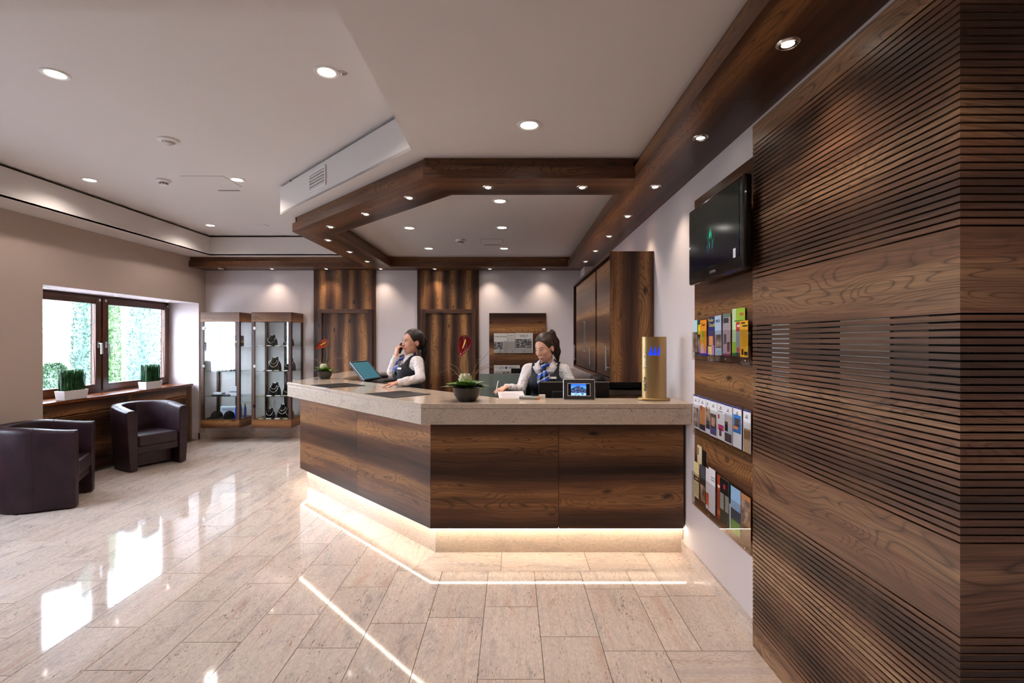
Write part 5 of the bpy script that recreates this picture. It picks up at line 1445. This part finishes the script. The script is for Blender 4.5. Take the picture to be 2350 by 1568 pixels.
HAIR = hair_mat('dark_hair', '#150d0a', '#2e1d15')
HAIR2 = hair_mat('brown_hair', '#1a0f0b', '#3f281b')
m, N, L, b = newmat('shirt_cotton'); g = NT(N, L); tc = N.new('ShaderNodeTexCoord')
b.inputs['Base Color'].default_value = lin('#dcd6d8'); b.inputs['Roughness'].default_value = .75
bp = N.new('ShaderNodeBump'); bp.inputs['Strength'].default_value = .7; bp.inputs['Distance'].default_value = .03
L.new(g.noise(tc.outputs['Object'], 16.0, 2.0, .5, 1.2), bp.inputs['Height']); L.new(bp.outputs[0], b.inputs['Normal']); SHIRT = m
VEST = col('#141726', .75); TROUS = col('#12141f', .8)
m, N, L, b = newmat('scarf'); g = NT(N, L); tc = N.new('ShaderNodeTexCoord'); sp = N.new('ShaderNodeSeparateXYZ'); L.new(tc.outputs['Object'], sp.inputs[0])
sv = g.m('FRACT', g.m('MULTIPLY', g.m('ADD', sp.outputs[2], g.m('MULTIPLY', g.m('ABSOLUTE', sp.outputs[0]), .55)), 17.0))
L.new(g.ramp(sv, [(0.0, lin('#0c1230')), (.38, lin('#0c1230')), (.42, lin('#1f49b8')), (.80, lin('#1f49b8')), (.86, lin('#cfd6ea')), (.94, lin('#cfd6ea')), (.97, lin('#0c1230'))]), b.inputs['Base Color']); b.inputs['Roughness'].default_value = .4; SCARF = m

def hand(sd, wrist, dirv, palm, thumb_side, curls, size=1.0, spread=.10, thumb=(.5, .3)):
    """palm and five fingers; dirv wrist->knuckles, palm = way the palm faces, thumb_side = +-1 along dirv x palm"""
    d = Vector(dirv).normalized(); p = Vector(palm); p = (p - d * p.dot(d)).normalized(); ac = d.cross(p).normalized() * thumb_side
    W = Vector(wrist); s = size
    k0 = [W + d * .083 * s + ac * o * s for o in (.028, .010, -.009, -.027)]
    for q in k0: sd.cap(W + d * .01 + (q - W - d * .083 * s) * .55, q, .0145 * s, .0115 * s, .010)
    lens = (.068, .075, .070, .055); rad = (.0082, .0085, .0080, .0070)
    for i, q in enumerate(k0):
        c = curls[i]; ang = 0.0; pt = q; dr = (d + ac * spread * (1.5 - i)).normalized()
        for j, f_ in enumerate((.45, .32, .23)):
            ang += c * (1.0, 1.1, .8)[j]
            v_ = dr * math.cos(ang) + p * math.sin(ang); nx_ = pt + v_ * lens[i] * s * f_
            sd.cap(pt, nx_, rad[i] * s * (1 - .06 * j), rad[i] * s * (.94 - .07 * j), .004); pt = nx_
    t0 = W + d * .028 * s + ac * .026 * s
    t1 = t0 + (d * .75 + ac * thumb[0] * 1.2 + p * .35).normalized() * .036 * s
    t2 = t1 + (d * .9 + ac * thumb[0] * .2 + p * thumb[1]).normalized() * .030 * s
    t3 = t2 + (d * .9 - ac * .05 + p * thumb[1] * 1.3).normalized() * .024 * s
    sd.cap(W + d * .015, t0, .015 * s, .0145 * s, .010); sd.cap(t0, t1, .0135 * s, .0105 * s, .008); sd.cap(t1, t2, .0102 * s, .0092 * s, .004); sd.cap(t2, t3, .0090 * s, .0072 * s, .003)

def person(label, base, yaw, head_c, hyaw, hpitch, hroll, lean, sh_z, J, hairm, pony, hands, hold):
    """base: floor point under the hips; J: world joints of the arms"""
    bx, by = base
    root = thing('person', label, 'person', (bx, by, 0))
    RT = rotm(yaw); ctr = np.array((bx, by, 0.0))
    def T(x, y, z):                       # torso frame, leaning forwards with height
        k = max(0.0, (z - .95) / (sh_z - .95)); return ctr + RT @ np.array((x, y - lean * k, 0)) + np.array((0, 0, z))
    RH = rotm(hyaw, hpitch, hroll); hc = np.array(head_c)
    def Hd(x, y, z): return hc + RH @ np.array((x, y, z))
    lo = np.minimum.reduce([np.array(v) for v in J.values()] + [ctr + (-.26, -.26, 0), hc - .16]) - .12; lo[2] = -.01
    hi = np.maximum.reduce([np.array(v) for v in J.values()] + [ctr + (.26, .26, 0), hc + .17]) + .12
    chest_z = sh_z - .13; waist_z = sh_z - .30; hip_z = sh_z - .44
    def torso(sd, g_=0.0, k=.05):
        sd.ell(T(0, .01, hip_z), (.168 + g_, .115 + g_, .13), k, RT)
        sd.ell(T(0, 0, waist_z), (.128 + g_, .098 + g_, .13), k, RT)
        sd.ell(T(0, -.002, chest_z), (.150 + g_, .108 + g_, .145), k, RT)
        for s_ in (-1, 1): sd.ell(T(s_ * .066, -.078, chest_z - .015), (.060 + g_, .052 + g_, .062 + g_), .035, RT)
        sd.cap(T(-.135, .01, sh_z - .035), T(.135, .01, sh_z - .035), .050 + g_, .050 + g_, .05)
        sd.cap(T(0, .012, sh_z - .02), T(0, .012, sh_z + .03), .075 + g_, .055 + g_, .04)
    # --- body: one skin from head to shoes
    sd = SDF(lo, hi, .0055)
    torso(sd, -.012)
    for s_, S_ in ((1, 'L'), (-1, 'R')):
        sd.cap(J['sh' + S_], J['el' + S_], .046, .038, .03); sd.cap(J['el' + S_], J['wr' + S_], .038, .024, .015)
        hp = T(s_ * .085, .01, hip_z - .05); kn = T(s_ * .085, -.01, .47); an = T(s_ * .085, .03, .09)
        sd.cap(hp, kn, .075, .05, .03); sd.cap(kn, an, .05, .033, .02)
        sd.cap(an - np.array((0, 0, .045)), T(s_ * .09, -.11, .04), .035, .03, .02)
    neck0 = T(0, .015, sh_z - .01)
    sd.cap(neck0, Hd(0, .024, -.07), .047, .043, .025)
    sd.ell(Hd(0, .022, .035), (.074, .094, .084), .02, RH)           # cranium
    sd.ell(Hd(0, -.022, -.010), (.059, .070, .088), .025, RH)         # face
    sd.ell(Hd(0, -.054, -.090), (.024, .027, .022), .028, RH)         # chin
    for s_ in (-1, 1):
        sd.ell(Hd(s_ * .034, -.058, -.022), (.023, .020, .022), .018, RH)      # cheek
        sd.ell(Hd(s_ * .036, -.018, -.066), (.018, .036, .022), .025, RH)       # jaw
        sd.ell(Hd(s_ * .030, -.099, .012), (.019, .014, .011), .012, RH, sub=True)   # eye socket
        sd.ell(Hd(s_ * .073, .016, -.012), (.010, .020, .032), .006, RH)      # ear
        sd.ell(Hd(s_ * .080, .010, -.010), (.005, .009, .015), .005, RH, sub=True)
        sd.ell(Hd(s_ * .0095, -.098, -.030), (.0085, .009, .007), .006, RH)   # nostril wing
    sd.cap(Hd(0, -.086, .014), Hd(0, -.101, -.022), .008, .0105, .010)         # nose
    sd.ell(Hd(0, -.086, -.058), (.024, .012, .007), .008, RH); sd.ell(Hd(0, -.084, -.067), (.020, .012, .007), .007, RH)
    for hk in hands: hand(sd, **hk)
    org = (bx, by, 0)
    sdf_obj('body', sd, SKIN, root, origin=org, relax=1)
    # face details
    HM = Matrix.Translation(Vector(hc) - Vector(org)) @ Matrix([list(RH[i]) + [0] for i in range(3)] + [[0, 0, 0, 1]])
    lookdown = hpitch > .15
    for s_ in (-1, 1):
        mb = MB(); mb.ell((0, 0, 0), (.0135, .0085, .0062 if not lookdown else .0045), 12, 8, M=HM.to_3x3()); c = HM @ Vector((s_ * .030, -.0800, .011 if not lookdown else .008))
        for i in range(len(mb.v)): mb.v[i] = tuple(Vector(mb.v[i]) + c)
        e_ = mb.build('eye', col('#e9e4e0', .2), root, smooth=True)
        mb = MB(); c = HM @ Vector((s_ * .030 - .002, -.0872, .0105 if not lookdown else .0065)); mb.ell((0, 0, 0), (.0058, .0026, .0055 if not lookdown else .0035), 10, 6, M=HM.to_3x3())
        for i in range(len(mb.v)): mb.v[i] = tuple(Vector(mb.v[i]) + c)
        mb.build('iris', col('#20140e', .1), e_, smooth=True)
        for nm, pts, rr, mt in (('eyelid', [(-.015, -.0875, .011), (-.007, -.0905, .0165 if not lookdown else .0125), (.004, -.0885, .0168 if not lookdown else .0125), (.0145, -.0775, .012)], .0018, col('#2a1a16', .6)),
                                ('eyebrow', [(-.017, -.0915, .0285), (-.008, -.0905, .0315), (.006, -.0835, .031), (.016, -.0715, .026)], .0022, hairm)):
            mb = MB(); mb.tube([HM @ Vector((s_ * .030 + (x_ if s_ > 0 else -x_), y_, z_)) for x_, y_, z_ in pts], rr, 6); mb.build(nm, mt, root, smooth=True)
    mb = MB(); mb.tube([HM @ Vector(p_) for p_ in ((-.023, -.087, -.0565), (-.011, -.0945, -.0605), (0, -.0960, -.0620), (.011, -.0945, -.0605), (.023, -.087, -.0565))], [.0015, .0038, .0042, .0038, .0015], 8)
    mb.build('mouth', col('#a85a54', .4), root, smooth=True)
    # --- hair
    sh = SDF(hc - .30, hc + .22, .005)
    sh.ell(Hd(0, .024, .040), (.083, .104, .091), .02, RH)
    sh.ell(Hd(0, .05, -.005), (.076, .078, .085), .02, RH)
    sh.ell(Hd(0, -.090, -.018), (.080, .094, .108), .012, RH, sub=True)
    sh.ell(Hd(.082, .002, -.04), (.03, .030, .05), .01, RH, sub=True); sh.ell(Hd(-.082, .002, -.04), (.03, .030, .05), .01, RH, sub=True)
    sh.ell(Hd(0, .0, -.16), (.12, .09, .075), .02, RH, sub=True)
    for i in range(len(pony) - 1):
        a, ra = pony[i]; c, rc_ = pony[i + 1]; sh.cap(Hd(*a), Hd(*c), ra, rc_, .02)
    sdf_obj('hair', sh, hairm, root, origin=org)
    # --- shirt
    ss = SDF(lo, hi, .008)
    torso(ss, .002)
    for S_ in 'LR':
        ss.cap(J['sh' + S_], J['el' + S_], .052, .043, .025)
        e_, w_ = np.array(J['el' + S_]), np.array(J['wr' + S_]); ss.cap(e_, e_ + (w_ - e_) * .88, .043, .032, .015)
        for q in (.25, .6): ss.cap(e_ + (w_ - e_) * q, e_ + (w_ - e_) * (q + .05), .043, .041, .015)
    ss.cap(T(0, -.02, sh_z + .01), Hd(0, .01, -.10), .062, .062, .02, sub=True)
    sdf_obj('shirt', ss, SHIRT, root, keep=lambda V: (V[:, 2] > hip_z - .06), origin=org)
    for S_ in 'LR':
        e_, w_ = Vector(J['el' + S_]) - Vector(org), Vector(J['wr' + S_]) - Vector(org); d_ = (w_ - e_).normalized()
        mb = MB(); mb.tube([w_ - d_ * .045, w_ - d_ * .04, w_ - d_ * .0, w_ + d_ * .004], [.033, .0345, .0335, .026], 16); cu = mb.build('cuff', SHIRT, root, smooth=True)
        mb = MB(); mb.tube([w_ - d_ * .050, w_ - d_ * .046], [.0352, .0352], 16); mb.build('cuff_stripe', col('#4a4a78', .6), cu)
    # --- waistcoat
    sv_ = SDF(T(0, 0, .8) - .36, T(0, 0, sh_z) + .36, .007)
    torso(sv_, .020)
    blk = sv_._blk(sv_.lo, sv_.lo + sv_.h * sv_.n); P = blk[1].astype(np.float64)
    z = P[..., 2]; q = (P - ctr) @ RT; qy = q[..., 1] + lean * np.clip((z - .95) / (sh_z - .95), 0, None); ax_ = np.abs(q[..., 0])
    a_ = sv_.a.astype(np.float64)
    armh = np.where(z > chest_z - .05, .182 - .60 * np.clip(z - (chest_z - .05), 0, .10), .182 + 1.2 * (chest_z - .05 - z))
    a_ = np.maximum(a_, (ax_ - armh) * .85)
    a_ = np.maximum(a_, -np.maximum((ax_ - (z - (chest_z - .055)) * .52) * .88, qy - .03))
    a_ = np.maximum(a_, -np.maximum(ax_ - .062, (sh_z - .012) - z))
    a_ = np.maximum(a_, hip_z + .02 - z); sv_.a = a_.astype(np.float32)
    sdf_obj('waistcoat', sv_, VEST, root, origin=org, relax=1)
    def front(x, z, off):                 # point on the chest front
        p_ = T(x, 0, z); bust = .03 * math.exp(-((z - chest_z + .015) / .07) ** 2)
        dd_ = .118 + bust * (1 - (x / .15) ** 2) - .4 * x * x * 6
        return Vector(T(x, -dd_ - off, z)) - Vector(org)
    for z in (chest_z - .10, chest_z - .165, chest_z - .23):
        mb = MB(); mb.ell(front(0.0, z, .012), (.007, .007, .007), 8, 6); mb.build('button', M_SILVER, root, smooth=True)
    # collar wings
    for s_ in (-1, 1):
        mb = MB()
        a0 = Vector(T(s_ * .012, -.080, sh_z - .040)) - Vector(org); a1 = Vector(T(s_ * .052, -.055, sh_z + .022)) - Vector(org); a2 = Vector(T(s_ * .058, .015, sh_z + .052)) - Vector(org); a3 = Vector(T(0, .068, sh_z + .055)) - Vector(org)
        b0 = Vector(T(s_ * .060, -.118, sh_z - .085)) - Vector(org); b1 = Vector(T(s_ * .108, -.075, sh_z - .015)) - Vector(org); b2 = Vector(T(s_ * .098, .015, sh_z + .015)) - Vector(org); b3 = Vector(T(0, .092, sh_z + .015)) - Vector(org)
        for q in ((a0, a1, b1, b0), (a1, a2, b2, b1), (a2, a3, b3, b2)): mb.face(q)
        o = mb.build('collar', SHIRT, root, smooth=True, sharp=80); md = o.modifiers.new('thick', 'SOLIDIFY'); md.thickness = .005
    # scarf
    mb = MB(); pts = []
    for i in range(15):
        a = -PI / 2 + 2 * PI * i / 14; pts.append(Vector(T(.058 * math.cos(a), .012 + .060 * math.sin(a), sh_z + .022 + .016 * math.sin(a))) - Vector(org))
    mb.tube(pts, .017, 8); sc = mb.build('scarf', SCARF, root, smooth=True)
    mb = MB(); mb.ell(Vector(T(-.005, -.082, sh_z - .005)) - Vector(org), (.026, .020, .024), 12, 8); mb.build('knot', SCARF, sc, smooth=True)
    for s_, ln_ in ((-1, .145), (1, .12)):
        mb = MB(); rs = []
        for i in range(6):
            q = i / 5; z = sh_z - .015 - ln_ * q; w_ = .016 + .022 * q
            c = [front(-.006 + s_ * (.010 + .020 * q) + dx * w_, z + (.012 * abs(dx) if i == 5 else 0), .010 + oo) for dx, oo in ((-1, 0), (0, .012), (1, 0), (0, -.004))]
            rs.append(c)
        rs[0] = [Vector(T(-.005, -.080, sh_z - .01)) - Vector(org) + Vector((.008 * math.cos(k * PI / 2), 0, .008 * math.sin(k * PI / 2))) for k in range(4)]
        mb.rings(rs); mb.build('tail', SCARF, sc, smooth=True)
    # name badge
    f0 = front(.082, chest_z + .03, .030); M_ = Matrix.Translation(f0) @ Matrix.Rotation(yaw + .25, 4, 'Z') @ Matrix.Rotation(R(-14), 4, 'X')
    mb = MB(); mb.box(-.03, .03, -.002, .002, -.009, .009, M=M_); bd = mb.build('name_badge', col('#e4dfda', .4), root)
    mb = MB(); mb.box(-.028, -.014, -.0026, -.0015, -.006, .006, M=M_); mb.build('badge_mark', col('#b9863a', .4), bd)
    # --- trousers and shoes
    st = SDF(lo, hi, .012)
    st.ell(T(0, .01, hip_z), (.178, .125, .13), .04, RT)
    for s_ in (-1, 1):
        st.cap(T(s_ * .085, .01, hip_z - .05), T(s_ * .088, 0, .48), .092, .070, .03); st.cap(T(s_ * .088, 0, .48), T(s_ * .088, .03, .09), .070, .062, .02)
    sdf_obj('trousers', st, TROUS, root, keep=lambda V: V[:, 2] < hip_z + .06, origin=org)
    for s_ in (-1, 1):
        so = SDF(T(s_ * .09, 0, 0) - .2, T(s_ * .09, 0, .1) + .2, .009)
        so.cap(T(s_ * .088, .05, .045), T(s_ * .09, -.11, .038), .045, .038, .02); so.cap(T(s_ * .088, .05, .045), T(s_ * .088, .04, .09), .046, .045, .02)
        sdf_obj('shoe', so, col('#0c0b0c', .3), root, keep=lambda V: V[:, 2] > .0, origin=org)
    return root

# the caller: turned towards the far end of the counter, telephone at the cheek, other hand on the worktop
A0 = R(-50)
f_ = Vector((math.sin(A0), -math.cos(A0), 0)); l_ = Vector((math.cos(A0), math.sin(A0), 0))
c1 = Vector((-1.02, 4.86, 0))
sz = 1.365
shL = c1 + l_ * .165 + Vector((0, 0, sz - .035)); shR = c1 - l_ * .165 + Vector((0, 0, sz - .035)) + f_ * .02
J1 = {'shL': shL, 'elL': Vector((-.865, 4.60, 1.175)), 'wrL': Vector((-1.065, 4.545, 1.140)),
      'shR': shR, 'elR': Vector((-1.195, 4.82, 1.225)), 'wrR': Vector((-1.135, 4.770, 1.382))}
h1 = [dict(wrist=J1['wrL'], dirv=(-.95, -.1, -.12), palm=(0, 0, -1), thumb_side=1, curls=(.15, .15, .18, .2), size=.95),
      dict(wrist=J1['wrR'], dirv=(.10, .06, .95), palm=(.75, .55, 0), thumb_side=1, curls=(.55, .62, .68, .72), size=.92, thumb=(.3, .5))]
p1 = person('woman in white shirt and navy waistcoat holding a telephone to her cheek', (c1.x, c1.y), A0, (-.995, 4.835, 1.523), R(-47), R(2), R(2), .02, sz, {k: tuple(v) for k, v in J1.items()}, HAIR,
            [((0, .10, .06), .035), ((0, .135, .01), .036), ((0, .135, -.10), .034), ((.005, .12, -.20), .022)], h1, None)
ph = thing('telephone_handset', 'black cordless telephone held to the cheek of the caller', 'telephone', (-1.108, 4.795, 1.442))
PMt = Matrix.Rotation(R(-47), 4, 'Z') @ Matrix.Rotation(R(-28), 4, 'X')
mb = MB(); mb.box(-.012, .012, -.022, .022, -.035, .072, M=PMt); mb.build('body', col('#101013', .35), ph, bevel=.006)
mb = MB(); mb.box(-.0135, -.0115, -.016, .016, .01, .055, M=PMt); mb.build('display', col('#3a4248', .2), ph)

# the clerk: head bowed over a sheet of paper
A1 = R(-14); c2 = Vector((.315, 4.36, 0)); sz2 = 1.315
l2 = Vector((math.cos(A1), math.sin(A1), 0)); f2 = Vector((math.sin(A1), -math.cos(A1), 0))
ln2 = .05
J2 = {'shL': c2 + l2 * .168 + f2 * ln2 + Vector((0, 0, sz2 - .04)), 'elL': Vector((.545, 4.20, 1.08)), 'wrL': Vector((.36, 4.045, 1.03)),
      'shR': c2 - l2 * .168 + f2 * ln2 + Vector((0, 0, sz2 - .04)), 'elR': Vector((.075, 4.27, 1.10)), 'wrR': Vector((-.050, 4.10, 1.137))}
h2 = [dict(wrist=J2['wrL'], dirv=(-.9, -.25, -.2), palm=(0, .2, -1), thumb_side=1, curls=(.3, .3, .35, .4), size=.95),
      dict(wrist=J2['wrR'], dirv=(-.5, -.85, -.10), palm=(0, -.1, -1), thumb_side=-1, curls=(.16, .18, .2, .24), size=.95)]
p2 = person('woman in white shirt, navy waistcoat and blue scarf bowing over a paper', (c2.x, c2.y), A1, (.285, 4.275, 1.468), R(-40), R(19), R(-4), ln2, sz2, {k: tuple(v) for k, v in J2.items()}, HAIR2,
            [((0, .095, .085), .030), ((0, .145, .085), .036), ((0, .165, .0), .040), ((0, .155, -.09), .036), ((.0, .14, -.17), .014)], h2, None)
pp = thing('paper_sheet', 'sheet of paper held by the bowing woman', 'paper', (.0, 3.86, 1.085))
mb = MB(); Mq = Matrix.Rotation(R(6), 4, 'Z') @ Matrix.Rotation(R(12), 4, 'X')
mb.box(-.105, .105, -.148, .148, -.0006, .0006, M=Mq); mb.build('sheet', col('#d8cfd6', .7), pp)
mb = MB()
for k in range(9): mb.box(-.08, .075 - (k % 3) * .02, -.11 + k * .024, -.104 + k * .024, .0006, .0009, M=Mq)
mb.build('print', col('#8a8690', .7), pp)
pn = thing('ballpoint_pen', 'white ballpoint pen in the hand of the bowing woman', 'pen', (-.125, 3.965, 1.135))
mb = MB(); mb.tube([(-.004, -.02, -.035), (0, 0, .01), (.012, .02, .07)], [.002, .0045, .004], 8); mb.build('barrel', col('#e6e4e2', .3), pn, smooth=True)
mb = MB(); mb.tube([(-.005, -.024, -.045), (-.004, -.02, -.035)], [.0008, .002], 6); mb.build('tip', M_STEEL, pn)

# ------------------------------------------------------------------ outside the window
mb = MB(); mb.box(-40, XO - .01, -20, 40, -.65, -.6)  # ground made grey instead of lawn, to keep green bounce off the ceiling
struct(mb.build('ground_outside', col('#a09c9c', .9, noise=.15, nscale=3)), 'pale ground outside the window, grey to keep green bounce off the ceiling')
def cone_tree(label, x, y, r, h, seed, a, b_c, group='conifers outside the window'):
    rnd = random.Random(seed)
    t = thing('conifer', label, 'tree', (x, y, -.6), group=group)
    mb = MB(); mb.tube([(0, 0, 0), (0, 0, h * .8)], [.06, .02], 8); mb.build('trunk', col('#4a3a2c', .9), t)
    mb = MB(); rs = []
    for k in range(10):
        q = k / 9; rr = r * .86 * (math.sin(PI * (.12 + .86 * q)) ** .6) * (1 - .35 * q) + .01
        rs.append([(rr * math.cos(2 * PI * j / 14) * rnd.uniform(.9, 1.1), rr * math.sin(2 * PI * j / 14) * rnd.uniform(.9, 1.1), .15 + q * (h - .2)) for j in range(14)])
    mb.rings(rs); mb.build('inner_crown', leafmat('conifer_core_%d' % seed, a, b_c), t, smooth=True)
    mb = MB()
    for k in range(6000):
        q = rnd.random(); rr = r * (math.sin(PI * (.12 + .86 * q)) ** .6) * (1 - .35 * q) * rnd.uniform(.82, 1.08); an = rnd.uniform(0, 2 * PI)
        c = Vector((rr * math.cos(an), rr * math.sin(an), .15 + q * (h - .15)))
        d = Vector((math.cos(an) * .6, math.sin(an) * .6, rnd.uniform(.4, 1.2))).normalized() * rnd.uniform(.03, .065); s_ = d.cross(Vector((rnd.uniform(-1, 1), rnd.uniform(-1, 1), rnd.uniform(-1, 1)))).normalized() * .012
        mb.face([c - s_, c + s_, c + d])
    tag(mb.build('foliage', leafmat('conifer_%d' % seed, a, b_c), t), kind='stuff')
cone_tree('tall blue-green conifer behind the near sash', -9.0, 10.24, .25, 4.6, 11, '#1f382f', '#4a685a')
cone_tree('slim pale green conifer behind the middle of the window', -9.0, 10.95, .17, 4.4, 12, '#2f4a2c', '#5f7a50')
cone_tree('broad bluish conifer behind the far sash', -9.2, 12.2, .47, 4.0, 13, '#233f39', '#54746a')
cone_tree('low dark shrub under the near sash outside', -7.6, 8.05, .55, 1.75, 14, '#1f3a2a', '#4a6848', None)
hd = thing('clipped_hedge', 'pale clipped hedge beyond the pale ground outside', 'hedge', (-17.0, 18.0, -.6))
mb = MB(); rnd = random.Random(3)
for k in range(5200):
    c = Vector((rnd.uniform(-.4, .4), rnd.uniform(-7, 8), rnd.uniform(.1, 2.6)))
    d = Vector((rnd.uniform(-1, 1), rnd.uniform(-1, 1), rnd.uniform(-.3, 1))).normalized() * .13; s_ = d.cross(Vector((0, .3, 1))).normalized() * .07
    mb.face([c - s_, c + s_, c + d])
tag(mb.build('foliage', leafmat('hedge_leaf', '#8a9a68', '#b8c090'), hd), kind='stuff')
mb = MB(); mb.box(-.3, .3, -7, 8, 0, 2.4); mb.build('inner_hedge', col('#b5c98f', .9), hd)
car = thing('parked_car', 'white car parked on the pale ground outside the window', 'car', (-12.5, 10.2, -.6), rotz=R(55))
mb = MB(); mb.prism([(-2.0, .35), (2.0, .35), (2.05, .7), (1.9, .95), (1.0, 1.0), (.5, 1.42), (-1.0, 1.45), (-1.75, 1.0), (-2.05, .9)], -.8, .8, M=Matrix.Rotation(R(90), 4, 'X')); mb.build('body', col('#e4e2e6', .2, coat=.5), car, bevel=.06)
mb = MB(); mb.prism([(.85, 1.02), (.45, 1.36), (-.95, 1.38), (-1.5, 1.02)], -.81, .81, M=Matrix.Rotation(R(90), 4, 'X')); mb.build('side_window', col('#2a333c', .1), car)
for sx in (-1.3, 1.3):
    for sy in (-.78, .62):
        mb = MB(); mb.lathe([(.001, 0), (.2, 0), (.33, .01), (.33, .16), (.001, .16)], 20, M=Matrix.Translation((sx, sy + .0, .33)) @ Matrix.Rotation(R(-90), 4, 'X')); mb.build('wheel', col('#17171a', .7), car)
mb = MB(); mb.box(-2.09, -2.02, -.75, -.45, .72, .88); mb.box(-2.09, -2.02, .45, .75, .72, .88); tag(mb.build('tail_lamp', col('#c4202c', .3), car), 'red tail lamps')
